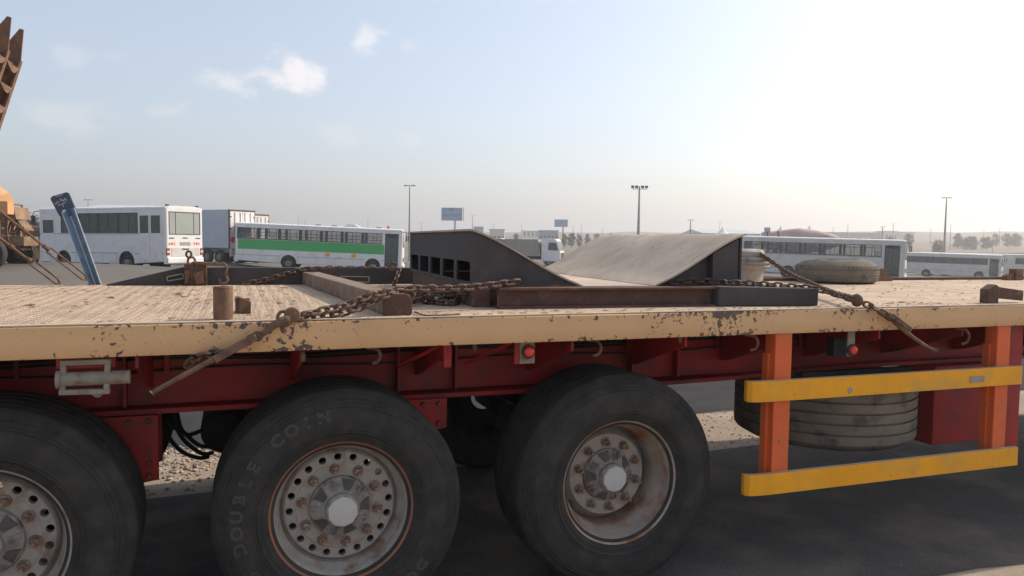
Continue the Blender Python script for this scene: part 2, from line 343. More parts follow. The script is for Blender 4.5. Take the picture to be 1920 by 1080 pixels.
# ------------------------------------------------------------------ terrain
def ss(a, b, x):
    t = max(0, min(1, (x-a)/(b-a))); return t*t*(3-2*t)
CTRL = [(0, 6, 0), (10, 8, 0), (-14, 10, 0), (-12, 30, 0), (6, 24, 0), (22, 20, -.05), (-40, 40, .1), (0, -30, 0), (40, -20, 0), (-40, -10, 0)]
for px, py, D in [(225, 509, 39.5), (105, 501, 45), (480, 498, 62), (545, 501, 60.3), (625, 506, 59), (705, 511, 57.6), (1690, 533, 58), (1590, 528, 59.5), (1480, 522, 61), (1745, 519.5, 101), (1835, 523.5, 99), (1010, 497, 88), (430, 490, 60), (-30, 490, 27)]:
    p = atF(px, py, D); CTRL.append((p.x, p.y, p.z))
CTRL += [(150, 110, -3.2), (60, 140, -2.6), (-60, 140, -1.5), (20, 130, -2.2), (160, 20, -3.5), (-120, 60, -.5)]
def terr(x, y):
    d0 = math.hypot(x-1.5, y-4)
    k = ss(13, 34, d0); num = den = 0
    if k > 0 and d0 < 1400:
        for cx, cy, cz in CTRL:
            q = 1/((x-cx)**2+(y-cy)**2+4)**2; num += q*cz; den += q
        z = k*num/den
    else: z = 0
    Rr = math.hypot(x, y)
    if Rr > 150:
        az = math.degrees(math.atan2(x, y)); az = max(-40, min(85, az))
        sl = .0100+.00020*(az-19.6)
        sl += .0009*math.sin(az*1.1+1)+.0005*math.sin(az*2.7)
        t = ss(150, 1000, Rr)
        zf = EYE.z + min(Rr, 1500)*sl - max(0, Rr-1500)*.004 + 1.2*math.sin(x*.013)*math.sin(y*.011+1)
        if y < -50: zf = 0
        z = z*(1-t)+zf*t - 0.0
    return z
def axis_lines(extra, mx):
    L = set(extra); v = 2.; 
    x = 0.
    while x < mx:
        L.add(round(x, 2)); L.add(round(-x, 2)); x += max(2., x*.09)
    L.add(mx); L.add(-mx)
    return sorted(L)
XS = axis_lines([], 4200); YS = [y for y in axis_lines([6.6], 4200) if y > -2000]
def sheet(name, material, inside, lift, kind='structure'):
    idx = {}; vs = []; fs = []
    def vid(i, j):
        if (i, j) not in idx:
            idx[(i, j)] = len(vs); vs.append((XS[i], YS[j], terr(XS[i], YS[j])+lift))
        return idx[(i, j)]
    for i in range(len(XS)-1):
        for j in range(len(YS)-1):
            if inside(.5*(XS[i]+XS[i+1]), .5*(YS[j]+YS[j+1])):
                fs.append((vid(i, j), vid(i+1, j), vid(i+1, j+1), vid(i, j+1)))
    me = bpy.data.meshes.new(name); me.from_pydata(vs, [], fs); me.shade_smooth()
    o = bpy.data.objects.new(name, me); col.objects.link(o); me.materials.append(material); o['kind'] = kind; return o
SAND = mat('sandy_gravel_ground', (.25, .20, .155), rough=.95, var=.2, scale=.6, c2=(.15, .125, .10), c2at=.52, c2soft=.12, c2scale=.05, c3=(.27, .22, .18), c3at=.66, c3scale=28, bump=.9, bscale=45, spec=.1)
ASPH = mat('dusty_asphalt', (.135, .125, .115), rough=.88, var=.14, scale=.35, c2=(.19, .17, .145), c2at=.55, c2soft=.2, c2scale=.12, c3=(.20, .18, .16), c3at=.68, c3scale=60, bump=.5, bscale=120, spec=.1)
sheet('ground', SAND, lambda x, y: True, 0)
def lot(x, y): return 6.6 < y < 120 and -75 < x < 105 and math.hypot(x, y) < 128
sheet('parking_lot', ASPH, lot, .006)
# darker new strip of asphalt next to the gravel shoulder
ASPH2 = mat('dark_asphalt_strip', (.050, .050, .052), rough=.97, var=.2, scale=1.5, c2=(.065, .062, .06), c2at=.6, c2scale=.8, bump=.6, bscale=120, spec=.05)
bm_ = MB(); n = 60
ed = [(-14+i*28/n+1., 6.6+.07*math.sin(i*1.7)+.05*random.uniform(-1, 1)) for i in range(n+1)]
vs = [(x, y, .011) for x, y in ed]+[(x, 11.5+.3*math.sin(i*.9), .011) for i, (x, y) in enumerate(ed)]
bm_.add(vs, [(i, i+1, n+2+i, n+1+i) for i in range(n)])
struct(bm_.build('road', ASPH2, smooth=None))

GRAV = mat('pale_gravel_shoulder', (.36, .30, .235), rough=.95, var=.2, scale=1.5, c2=(.32, .25, .185), c2at=.55, c2soft=.12, c2scale=2.2, c3=(.24, .2, .165), c3at=.66, c3scale=40, bump=.9, bscale=60, spec=.1)
bm_ = MB(); bm_.box((-40, -20, -.02), (50, 6.64, .003)); struct(bm_.build('gravel_shoulder', GRAV, smooth=None))
NEARA = mat('dusty_asphalt_with_shadow', (.105, .099, .094), rough=.95, var=.2, scale=2.5, c2=(.19, .16, .13), c2at=.58, c2soft=.10, c2scale=1.6, c3=(.22, .20, .175), c3at=.62, c3scale=75, bump=1., bscale=130, spec=.06)  # dusty asphalt cut to the trailer's shadow borders, its dark colour deepening the shade
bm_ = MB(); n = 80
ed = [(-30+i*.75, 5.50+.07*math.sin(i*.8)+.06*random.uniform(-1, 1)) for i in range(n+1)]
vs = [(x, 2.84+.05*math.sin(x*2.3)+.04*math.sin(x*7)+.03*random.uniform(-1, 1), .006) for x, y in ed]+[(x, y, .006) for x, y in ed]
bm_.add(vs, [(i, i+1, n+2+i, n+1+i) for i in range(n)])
struct(bm_.build('asphalt_shadow_strip', NEARA, smooth=None))

# gravel stones along the sunlit shoulder behind the trailer and under it
g = MB(); ico = [(0, 0, 1), (.9, 0, .4), (.28, .85, .4), (-.72, .53, .4), (-.72, -.53, .4), (.28, -.85, .4), (.72, .53, -.4), (-.28, .85, -.4), (-.9, 0, -.4), (-.28, -.85, -.4), (.72, -.53, -.4), (0, 0, -1)]
icf = [(0, 1, 2), (0, 2, 3), (0, 3, 4), (0, 4, 5), (0, 5, 1), (1, 6, 2), (2, 7, 3), (3, 8, 4), (4, 9, 5), (5, 10, 1), (6, 7, 2), (7, 8, 3), (8, 9, 4), (9, 10, 5), (10, 6, 1), (11, 7, 6), (11, 8, 7), (11, 9, 8), (11, 10, 9), (11, 6, 10)]
for i in range(8200):
    if i < 2600: x = random.uniform(-1.6, .6); y = 6.75-abs(random.gauss(0, .45)); s_ = random.choice((.006, .009, .012, .016, .022))
    elif i < 4200: x = random.uniform(2.5, 6.5); y = random.uniform(5.3, 6.6); s_ = random.uniform(.004, .014)
    else: x = random.uniform(-2, 6.5); y = random.uniform(1.8, 6.5); s_ = random.uniform(.002, .0075)
    rz = random.uniform(0, 6.28); a, b_, c_ = s_*random.uniform(.7, 1.4), s_*random.uniform(.6, 1.2), s_*random.uniform(.4, .9)
    g.add([(x+math.cos(rz)*p[0]*a-math.sin(rz)*p[1]*b_, y+math.sin(rz)*p[0]*a+math.cos(rz)*p[1]*b_, .0+p[2]*c_+c_*.4) for p in ico], icf)
struct(tag(g.build('gravel_stones', STONE, smooth=None), 'loose pale gravel scattered on the ground under and behind the trailer', 'gravel'), 'stuff')

# ================================================================== the flatbed trailer
ZD = 1.38; YN = 3.25; YF = 5.93; XR0 = -1.75; XR1 = 9.5
T = thing('flatbed_trailer', 'red framed flatbed trailer with dusty deck, cream edge rail and three visible wheels', 'trailer', (1.5, 4.6, 0))
dk = MB(); dk.box((XR0, YN+.05, ZD-.03), (XR1, YF-.05, ZD)); dk.build('deck', DECK, T, smooth=None)
tp = MB(); yy_ = YN+.075; r_i = 0
while yy_ < YF-.06:
    xx_ = XR0+.02+(r_i % 2)*.016
    while xx_ < .9:
        a_ = R(48) if (r_i+int(xx_*31)) % 2 else R(-48); c_, s_ = math.cos(a_)*.0105, math.sin(a_)*.0105; px_, py_ = -math.sin(a_)*.0032, math.cos(a_)*.0032; zt_ = ZD+.0013
        tp.add([(xx_-c_-px_*1.5, yy_-s_-py_*1.5, ZD), (xx_+c_-px_*1.5, yy_+s_-py_*1.5, ZD), (xx_+c_+px_*1.5, yy_+s_+py_*1.5, ZD), (xx_-c_+px_*1.5, yy_-s_+py_*1.5, ZD),
                (xx_-c_*.8-px_, yy_-s_*.8-py_, zt_), (xx_+c_*.8-px_, yy_+s_*.8-py_, zt_), (xx_+c_*.8+px_, yy_+s_*.8+py_, zt_), (xx_-c_*.8+px_, yy_-s_*.8+py_, zt_)], [(4, 5, 6, 7), (0, 1, 5, 4), (1, 2, 6, 5), (2, 3, 7, 6), (3, 0, 4, 7)])
        xx_ += .032
    yy_ += .029; r_i += 1
tp.build('tread_pattern', DECK, T, smooth=None)['kind'] = 'stuff'
fr = bpy.data.objects  # edge rail: local z 0 at its bottom so the paint chips follow its edges
e = MB(); nseg = 180; rdx = random.Random(4); vs = []; fs = []; dn_ = [0.]*(nseg+1); dt_ = [0.]*(nseg+1)
for k in range(26):
    c_ = rdx.uniform(0, nseg); wd_ = rdx.uniform(1.2, 5); am = rdx.uniform(-.0022, .004)
    for i in range(nseg+1): dn_[i] += am*math.exp(-((i-c_)/wd_)**2); dt_[i] += -abs(am)*.6*math.exp(-((i-c_-2)/wd_)**2)
for i in range(nseg+1):
    x_ = XR0-1.5+(XR1-XR0)*i/nseg; y_ = -.03+dn_[i]+.0012*math.sin(i*.21)
    vs += [(x_, y_+.003, 0), (x_, y_, .004), (x_, y_+.0015*math.sin(i*.5), .06), (x_, y_, .117+dt_[i]), (x_, y_+.005, .122+dt_[i]), (x_, .055, .122), (x_, .055, 0)]
for i in range(nseg): fs += [(7*i+j, 7*i+(j+1) % 7, 7*i+7+(j+1) % 7, 7*i+7+j) for j in range(7)]
fs += [tuple(range(7)), tuple(7*nseg+j for j in range(7))]
eo = e.add(vs, fs).build('edge_rail', CREAM, T, world=False, smooth=40); eo.location = (0, YN+.03-4.6, 1.26); eo['label'] = 'cream edge rail with chipped paint'
e = MB(); e.box((XR0-1.5, -.03, 0), (XR1-1.5, .03, .122)); eo2 = e.build('edge_rail', CREAM, T, world=False, smooth=None, bevel=.006); eo2.location = (0, YF-.02-4.6, 1.26)
# thin lip along the near edge where the deck sheet is folded over
e = MB(); e.box((XR0, YN+.003, ZD+.003), (XR1, YN+.03, ZD+.007)); e.build('deck_lip', DUSTPL, T, smooth=None)
e = MB(); e.box((3.0, YF-.05, ZD), (XR1, YF+.012, ZD+.028)); e.build('edge_rail_cap', BROWN, T, smooth=None, bevel=.004)
# main beams, flanges, outriggers
for y0, s in ((3.9, 1), (5.15, -1)):
    b = MB(); b.box((XR0, y0, .94), (XR1, y0+.02, ZD-.03)); b.build('main_beam', RED, T, smooth=None)
    b = MB()
    pr = [(XR0, .915), (2.3, .905), (2.75, .912), (3.2, .93), (3.7, .945), (XR1, .945)]
    for i in range(len(pr)-1):
        (xa, za), (xb, zb) = pr[i], pr[i+1]; ya, yb = y0-.075, y0+.095
        b.hexa([(xa, ya, za), (xb, ya, zb), (xb, yb, zb), (xa, yb, za), (xa, ya, za+.022), (xb, ya, zb+.022), (xb, yb, zb+.022), (xa, yb, za+.022)])
    b.build('beam_flange', RED, T, smooth=None)
x = -1.6; k = 0
while x < XR1-.2:
    b = MB(); b.prism([(3.312, 1.255), (3.898, 1.255), (3.898, 1.02), (3.80, 1.04), (3.312, 1.205)], x, x+.012, 'yz'); b.build('outrigger', RED, T, smooth=None)
    b = MB(); b.box((x+.003, 3.93, 1.03), (x+.010, 5.13, 1.34)); b.build('cross_member', RED, T, smooth=None)
    x += .62; k += 1
# vertical web stiffeners on the near beam
for px in (235, 745, 852, 1180, 1265):
    p = onY(px, 690, 3.88); b = MB(); b.box((p.x-.006, 3.84, .945), (p.x+.006, 3.897, 1.34)); b.build('stiffener', RED, T, smooth=None)
for zz, yy_, rr in ((1.16, 3.885, .008), (1.145, 3.885, .006), (1.10, 3.885, .005)):
    b = MB(); b.tube(smoothpath([(XR0+.3*i, yy_, zz+.010*math.sin(i*1.3+zz*40)) for i in range(38)], 4), rr, 6); b.build('air_line', BLACK, T)
for i in range(18):
    b = MB(); x_ = XR0+.25+.6*i; b.box((x_, 3.872, 1.09), (x_+.02, 3.897, 1.172)); b.build('line_clip', RED, T, smooth=None)
bolt_me = MB().lathe([(0.0001, -.016), (.010, -.016), (.013, -.012), (.013, 0)], 'y', 6).mesh('bolt', 30); bolt_me.materials.append(RUSTD)
for xb, zb_ in ((-.36, .89), (-.36, .70), (-.44, .89), (.98, .89), (.90, .89), (.98, .79), (-.36, .64)):
    o = bpy.data.objects.new('bolt', bolt_me); col.objects.link(o); o.parent = T; o.location = Vector((xb, 3.779, zb_))-Vector((1.5, 4.6, 0))
# suspension hanger plates
for pxl, pxr, pyb in ((190, 297, 897), (748, 836, 800), (-420, -330, 900)):
    a = onY(pxl, 780, 3.8); c = onY(pxr, 780, 3.8); zb = onY(pxr, pyb, 3.8).z
    b = MB(); b.prism([(a.x, .914), (c.x, .914), (c.x, zb), (a.x+.1, zb-.02), (a.x, zb+.1)], 3.78, 3.80); b.prism([(a.x, .914), (c.x, .914), (c.x, zb+.03), (a.x+.1, zb), (a.x, zb+.1)], 3.98, 4.0)
    b.box((c.x-.03, 3.802, zb+.06), (c.x-.018, 3.978, .91)); b.build('suspension_hanger', RED, T, smooth=None, bevel=.003)

# ---- wheels
def ring_with_holes(mb, rin, rout, y, nh, rh, rc, depth):
    # annulus with round holes, one quad strip round every hole
    for h in range(nh):
        a0 = 2*math.pi*h/nh; da = math.pi/nh; per = []
        q = 5
        for (ua, va, ub, vb) in ((-1, -1, 1, -1), (1, -1, 1, 1), (1, 1, -1, 1), (-1, 1, -1, -1)):
            for t in range(q): per.append((ua+(ub-ua)*t/q, va+(vb-va)*t/q))
        out = []; ho = []; hi = []
        for u, v in per:
            r_ = (rin+rout)/2+u*(rout-rin)/2; aa = a0+v*da; out.append((r_*math.cos(aa), y, r_*math.sin(aa)))
            w_ = math.atan2(v*da*rc, u*(rout-rin)/2+(rin+rout)/2-rc)
            cx, cz = rc*math.cos(a0), rc*math.sin(a0)
            dx = math.cos(w_)*math.cos(a0)-math.sin(w_)*math.sin(a0); dz = math.cos(w_)*math.sin(a0)+math.sin(w_)*math.cos(a0)
            ho.append((cx+rh*dx, y, cz+rh*dz)); hi.append((cx+rh*dx, y+depth, cz+rh*dz))
        n_ = len(per)
        mb.add(out+ho+hi, [(i, (i+1) % n_, n_+(i+1) % n_, n_+i) for i in range(n_)]+[(n_+i, n_+(i+1) % n_, 2*n_+(i+1) % n_, 2*n_+i) for i in range(n_)])
def tyre_mesh(rad=.538, wid=.385, grooves=4, seg=96, ticks=True):
    b = MB(); hw = wid
    pr = [(.288, .012), (.306, -.004), (.318, -.012), (.328, -.017), (.331, -.0205), (.335, -.020), (.338, -.0235), (.342, -.0225), (.352, -.030), (.356, -.0345), (.360, -.031), (.366, -.0325), (.369, -.0355), (.373, -.033), (.39, -.036), (.43, -.038), (.464, -.0315), (.468, -.0345), (.472, -.0295), (.478, -.028), (.482, -.030), (.486, -.024), (.496, -.018), (.499, -.0195), (.503, -.013), (.511, -.013), (.515, -.008), (rad-.012, .006), (rad-.003, .018)]
    y = .024
    for k in range(grooves+1):
        y1 = y+(hw-.048-grooves*.015)/(grooves+1)
        pr += [(rad-.001, y), (rad, (y+y1)/2), (rad-.001, y1)]
        if k < grooves: pr += [(rad-.016, y1+.001), (rad-.016, y1+.014)]
        y = y1+.015
    pr += [(rad-.012, hw-.006), (.47, hw+.03), (.40, hw+.036), (.31, hw+.01), (.288, hw-.012)]
    b.lathe(pr, 'y', seg)
    if ticks:
        for k in range(54):
            a = 2*math.pi*k/54+.03; ca, sa = math.cos(a), math.sin(a); t = Vector((-sa, 0, ca))*.0016
            p = Vector((ca*.490, -.0225, sa*.490)); q = Vector((ca*.518, -.0065, sa*.518)); o_ = Vector((ca*.3, -1, sa*.3)).normalized()*.003
            b.add([p-t, p+t, q+t, q-t, p-t+o_, p+t+o_, q+t+o_, q-t+o_], [(4, 5, 6, 7), (0, 1, 5, 4), (1, 2, 6, 5), (2, 3, 7, 6), (3, 0, 4, 7)])
    return b
nutm = MB(); nutm.lathe([(.0, -.004), (.023, -.004), (.024, 0), (.024, .006)], 'y', 16); nutm.lathe([(0, -.032), (.014, -.032), (.0175, -.027), (.0175, -.003)], 'y', 6); nutm.lathe([(0, -.060), (.0075, -.060), (.0095, -.056), (.0095, -.02)], 'y', 10)
nut_me = nutm.mesh('wheel_nut', 30); nut_me.materials.append(NUT)
tyre_me = tyre_mesh().mesh('tyre', 28); tyre_me.materials.append(TYRE)
def local_obj(name, me, parent, loc=(0, 0, 0), rot=(0, 0, 0)):
    o = bpy.data.objects.new(name, me); col.objects.link(o); o.parent = parent; o.location = loc; o.rotation_euler = rot; return o
def wheel(X, Z, dep, holes, rimmat, discmat, rimedge, spin, full=True):
    b = MB()
    b.lathe([(.292, .014), (.303, -.002), (.310, -.008), (.3125, -.004), (.309, .004)], 'y', 96)
    edge = b
    r_ = MB()
    r_.lathe([(.3085, -.004), (.297, .004), (.291, .016), (.284, .03), (.279, .055), (.276, .07), (.258, .10), (.254, dep+.0), (.250, dep+.05), (.250, .33), (.285, .37)], 'y', 96)
    w_ = r_.build('wheel', rimmat, T, world=False, smooth=30)
    w_.location = (X-1.5, 3.35-4.6, Z); w_.rotation_euler = (0, spin, 0)
    edge.build('rim_edge', rimedge, w_, world=False, smooth=30)
    local_obj('tyre', tyre_me, w_)
    d = MB()
    if holes:
        d.lathe([(.256, dep+.03), (.248, dep+.012), (.238, dep+.004)], 'y', 96)
        ring_with_holes(d, .238, .196, dep+.004, 20, .0165, .218, .03)
        d.lathe([(.196, dep+.004), (.190, dep), (.135, dep)], 'y', 96)
    else:
        d.lathe([(.256, dep+.075), (.235, dep+.05), (.214, dep+.012), (.206, dep), (.135, dep)], 'y', 96)
    d.build('wheel_disc', discmat, w_, world=False, smooth=30)
    hb = MB(); hb.lathe([(.136, dep+.01), (.136, dep-.006), (.131, dep-.016), (.112, dep-.024), (.085, dep-.046), (.074, dep-.052), (.073, dep-.078), (.069, dep-.084), (.05, dep-.085)], 'y', 60)
    for k in range(5):
        a = 2*math.pi*k/5+.3
        for off in (-.1, .1):
            p = Vector((math.cos(a+off)*.130, dep-.014, math.sin(a+off)*.130)); q = Vector((math.cos(a+off)*.085, dep-.044, math.sin(a+off)*.085))
            hb.beam(p, q, .007, .014, (0, 1, 0))
        p0 = Vector((math.cos(a)*.131, dep-.02, math.sin(a)*.131)); tt = Vector((-math.sin(a), 0, math.cos(a)))
        hb.beam(p0-tt*.014, p0+tt*.014, .006, .01, (0, 1, 0))
    hb.build('hub', HUB, w_, world=False, smooth=30)
    for k in range(5):   # raised dark plates between the hub ribs, recess shade put into their colour
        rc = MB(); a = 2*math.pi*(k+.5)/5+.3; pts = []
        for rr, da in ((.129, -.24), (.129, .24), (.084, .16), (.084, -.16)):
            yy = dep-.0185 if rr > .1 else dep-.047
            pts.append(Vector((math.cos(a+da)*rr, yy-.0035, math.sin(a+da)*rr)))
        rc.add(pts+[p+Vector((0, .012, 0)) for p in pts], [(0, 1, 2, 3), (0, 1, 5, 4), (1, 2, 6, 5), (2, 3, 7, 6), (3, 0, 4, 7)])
        rc.build('hub_recess_shade', HUBREC, w_, world=False, smooth=None)
    cp = MB(); cp.lathe([(.066, dep-.07), (.066, dep-.094), (.064, dep-.097), (0.0001, dep-.100)], 'y', 10); cp.build('hub_cap', HUBCAP, w_, world=False, smooth=30)
    for k in range(10):
        a = 2*math.pi*k/10+.1; local_obj('wheel_nut', nut_me, w_, (math.cos(a)*.1675, dep-.003, math.sin(a)*.1675), (0, random.uniform(0, 1), 0))
    return w_
ZH = .533
w1 = wheel(-.905, ZH, .085, True, RIMW, RIMW, RIMW, .2)
w2 = wheel(.443, ZH, .090, True, RIMW, RIMW, RIMO, .9)
w3 = wheel(1.796, ZH, .150, False, RIMR, RIMW, RIMR, 1.6)
w2['label'] = 'wheel with orange rim edge and raised tyre lettering'; w3['label'] = 'wheel with deep set disc and rust stained rim'
# raised outline lettering on the middle tyre
def glyph(ch, size, bev):
    c = bpy.data.curves.new('glyph', 'FONT'); c.body = ch; c.size = size; c.align_x = 'CENTER'; c.align_y = 'CENTER'; c.fill_mode = 'NONE'; c.bevel_depth = bev; c.bevel_resolution = 0; c.resolution_u = 3
    o = bpy.data.objects.new('glyph', c); col.objects.link(o); dg = bpy.context.evaluated_depsgraph_get(); me = o.evaluated_get(dg).to_mesh()
    vs = [v.co.copy() for v in me.vertices]; fs = [list(p.vertices) for p in me.polygons]
    o.evaluated_get(dg).to_mesh_clear(); bpy.data.objects.remove(o); bpy.data.curves.remove(c); return vs, fs
SW = [(.288, .012), (.306, -.004), (.335, -.020), (.356, -.0335), (.39, -.036), (.43, -.038), (.470, -.030), (.505, -.012)]
def sidey(r):
    for (r0_, y0_), (r1_, y1_) in zip(SW, SW[1:]):
        if r <= r1_: return y0_+(y1_-y0_)*(r-r0_)/(r1_-r0_)
    return SW[-1][1]
def wrap_text(ch, size, bev, a, rad, mb, wx=1.):
    vs, fs = glyph(ch, size, bev); er = Vector((math.cos(a), 0, math.sin(a))); et = Vector((math.sin(a), 0, -math.cos(a)))
    mb.add([er*(rad+v.y) + et*v.x*wx + Vector((0, sidey(rad+v.y)-.0006-v.z, 0)) for v in vs], fs)
for start in (194, -38):
    for i, ch in enumerate('DOUBLE COIN'):
        if ch == ' ': continue
        tx = MB(); wrap_text(ch, .066, .0013, R(start-i*9.3), .435, tx, 1.15); lt = tx.build('letter', LETTER, w2, world=False, smooth=None); lt.rotation_euler = (0, -.9, 0)
a = R(212); er = Vector((math.cos(a), 0, math.sin(a))); tx = MB()
tx.tube([er*.435+Vector((math.cos(t*.524)*.022, -.0375, math.sin(t*.524)*.022)) for t in range(12)], .0013, 4, close=True)
tx.tube([er*.435+Vector((-.0215, -.0375, 0)), er*.435+Vector((.0215, -.0375, 0))], .0013, 4)
tx.tube([er*.435+Vector((-.004, -.0375, -.021)), er*.435+Vector((-.004, -.0375, .021))], .0013, 4)
lt = tx.build('tyre_emblem', LETTER, w2, world=False, smooth=None); lt.rotation_euler = (0, -.9, 0)
# far side wheels, axles, springs, air bags
for X in (-.905, .443, 1.796):
    b = MB(); b.tube([(X, 3.62, ZH), (X, 5.6, ZH)], .065, 16); b.lathe([(.2, 3.75), (.205, 3.77), (.205, 3.93), (.12, 3.95)], 'y', 32, (X, 0, ZH)); b.build('axle', DARK, T)
    fw = MB(); fw.lathe([(.25, 0), (.30, .02), (.40, -.03), (.5, -.02), (.53, .02), (.535, .19), (.53, .36), (.5, .40), (.30, .36), (.25, .38)], 'y', 48, (X, 5.47, ZH)); fw.lathe([(.26, .1), (.1, .1)], 'y', 32, (X, 5.47, ZH)); fw.build('far_wheel', TYRE, T)
    b = MB(); b.beam((X-.45, 4.02, .72), (X+.45, 4.02, .60), .1, .06); b.box((X-.06, 3.96, ZH+.04), (X+.06, 4.08, .64)); b.build('trailing_arm', DARK, T, smooth=None)
    b = MB(); b.lathe([(.02, .62), (.12, .62), (.145, .66), (.15, .72), (.135, .77), (.15, .82), (.14, .88), (.11, .905), (.02, .905)], 'z', 24, (X+.36, 4.05, 0)); b.build('air_bag', BLACK, T)
b = MB(); p0 = onY(415, 810, 4.25); b.lathe([(0.0, -.42), (.09, -.415), (.125, -.38), (.125, .38), (.09, .415), (0, .42)], 'y', 24, (p0.x+.02, 4.7, .70)); b.build('air_tank', DARK, T)
b = MB(); b.lathe([(0.0, -.36), (.09, -.355), (.125, -.33), (.125, .33), (.09, .355), (0, .36)], 'y', 24, (1.05, 4.6, .70)); b.build('air_tank', DARK, T)
# air hoses hanging between the first two wheels
for pts in ([(302, 766), (306, 800), (335, 842), (370, 858), (392, 856)], [(322, 764), (326, 790), (345, 825), (378, 850), (400, 848)], [(330, 764), (338, 800), (352, 815), (376, 808), (396, 800)], [(308, 766), (318, 795), (345, 812), (372, 834), (398, 838)]):
    b = MB(); b.tube(smoothpath([onY(x, y, 4.25+.02*i) for i, (x, y) in enumerate(pts)], 8), .011, 8); b.build('air_hose', BLACK, T)
# winch hung under the rail on the left
b = MB(); Yw = 3.30
def q(px, py, Y=Yw): return onY(px, py, Y)
c0, c1, c2, c3 = q(120, 680), q(203, 677), q(200, 733), q(118, 735)
for i_, (a_, b__) in enumerate(((c0, c1), (c1, c2), (c2, c3), (c3, c0))):
    ex_ = (b__-a_).normalized()*(.012 if i_ % 2 == 0 else -.0095); b.beam(a_-ex_, b__+ex_, .02, .034, (0, 1, 0))
wo = b.build('winch_frame', WINCH, T, smooth=None, bevel=.003); wo['label'] = 'weathered grey strap winch frame'
b = MB(); a_ = q(106, 712); b__ = q(244, 706); b.tube([a_, b__], .027, 20); b.tube([a_+(b__-a_)*.0, a_+(b__-a_)*.06], .036, 16); b.build('winch_drum', WINCH, wo)
b = MB(); b.tube(smoothpath([q(172, 735), q(180, 741), q(186, 741), q(192, 735)], 4), .008, 8); b.build('winch_pawl', WINCH, wo)
b = MB(); a_ = q(161, 672); b.box((a_.x-.1, Yw+.0, 1.215), (a_.x+.1, Yw+.05, 1.259)); b.build('winch_mount', RED, wo, smooth=None)
# rope hooks under the rail
for px, py in ((702, 654), (1116, 640), (1410, 630), (1806, 618)):
    b = MB(); b.tube(smoothpath([q(px-14, py-2, 3.31), q(px+4, py, 3.30), q(px+11, py+12, 3.295), q(px+6, py+24, 3.295), q(px-4, py+27, 3.295)], 6), .0075, 8); b.build('rope_hook', RUSTD, T)
for px, py in ((568, 665), (890, 648), (1275, 632)):
    p = q(px, py, 3.3); b = MB(); b.lathe([(.0, -.03), (.008, -.028), (.012, -.01), (.008, .012)], 'z', 10, (p.x, 3.3, p.z)); b.build('drain_stub', RUSTD, T)
# side marker lamps on their brackets
def lamp(px, py, lab, pw=.075, ph=.095):
    p = q(px, py, 3.325); b = MB(); b.box((p.x-pw/2, 3.325, p.z-ph*.6), (p.x+pw/2, 3.335, 1.258)); lb = b.build('lamp_bracket', WINCH, T, smooth=None, bevel=.003)
    b = MB(); b.lathe([(.024, .006), (.026, -.004), (.022, -.018), (.012, -.026), (0.0, -.028)], 'y', 20, (p.x+.004, 3.322, p.z)); b.build('marker_lamp', LAMPRED, lb)
    b = MB(); b.lathe([(.033, .006), (.033, -.004), (.025, -.006)], 'y', 20, (p.x+.004, 3.322, p.z)); b.build('lamp_gasket', BLACK, lb)
lamp(989, 659, ''); lamp(1596, 656, '', .05, .06)
b = MB(); p = q(1570, 650, 3.4); b.box((p.x-.05, 3.37, p.z-.05), (p.x+.05, 3.43, p.z+.05)); b.build('junction_box', BLACK, T, smooth=None, bevel=.005)
for px in (800, 930):   # small angle brackets behind the rail
    p = q(px, 660, 3.45); b = MB(); b.beam((p.x-.1, 3.6, 1.12), (p.x+.05, 3.36, 1.245), .03, .012); b.box((p.x+.05, 3.33, 1.15), (p.x+.085, 3.345, 1.258)); b.build('rail_bracket', RED, T, smooth=None)
# stake posts and pocket blocks along the deck edges
def stub(px0, px1, pyb, pyt, Y=None, nm='stake_post'):
    a_ = onZ(px0, pyb, ZD); b__ = onZ(px1, pyb, ZD); r_ = (b__-a_).length/2; c_ = (a_+b__)/2; c_.y += r_*.9
    top = onY((px0+px1)/2, pyt, c_.y).z
    b = MB(); b.lathe([(r_, ZD+.001), (r_, top-.003), (r_-.003, top), (r_-.012, top), (r_-.013, top-.03), (0.0001, top-.03)], 'z', 28, (c_.x, c_.y, 0)); return b.build(nm, RUST, T)
stub(400, 437, 600, 537)
b = MB(); p = onZ(441, 588, ZD); b.box((p.x, p.y+.01, ZD+.001), (p.x+.014, p.y+.12, ZD+.07)); b.box((p.x+.014, p.y+.0, ZD+.001), (p.x+.062, p.y+.012, ZD+.068)); b.hexa([(p.x+.014, p.y+.0, ZD+.001), (p.x+.066, p.y-.03, ZD+.001), (p.x+.066, p.y+.05, ZD+.001), (p.x+.014, p.y+.06, ZD+.001), (p.x+.014, p.y, ZD+.075), (p.x+.066, p.y-.03, ZD+.055), (p.x+.066, p.y+.05, ZD+.055), (p.x+.014, p.y+.06, ZD+.075)]); b.build('pocket_block', RUST, T, smooth=None, bevel=.003)
b = MB(); p = onZ(1862, 569, ZD); x0 = p.x; y0 = p.y
b.prism([(x0-.04, ZD+.001), (x0+.045, ZD+.001), (x0+.045, ZD+.10), (x0+.02, ZD+.115), (x0-.04, ZD+.085)], y0, y0+.06); b.prism([(x0+.045, ZD+.03), (x0+.26, ZD+.012), (x0+.26, ZD+.075), (x0+.045, ZD+.10)], y0+.005, y0+.055); b.build('pocket_block', RUSTD, T, smooth=None, bevel=.003)
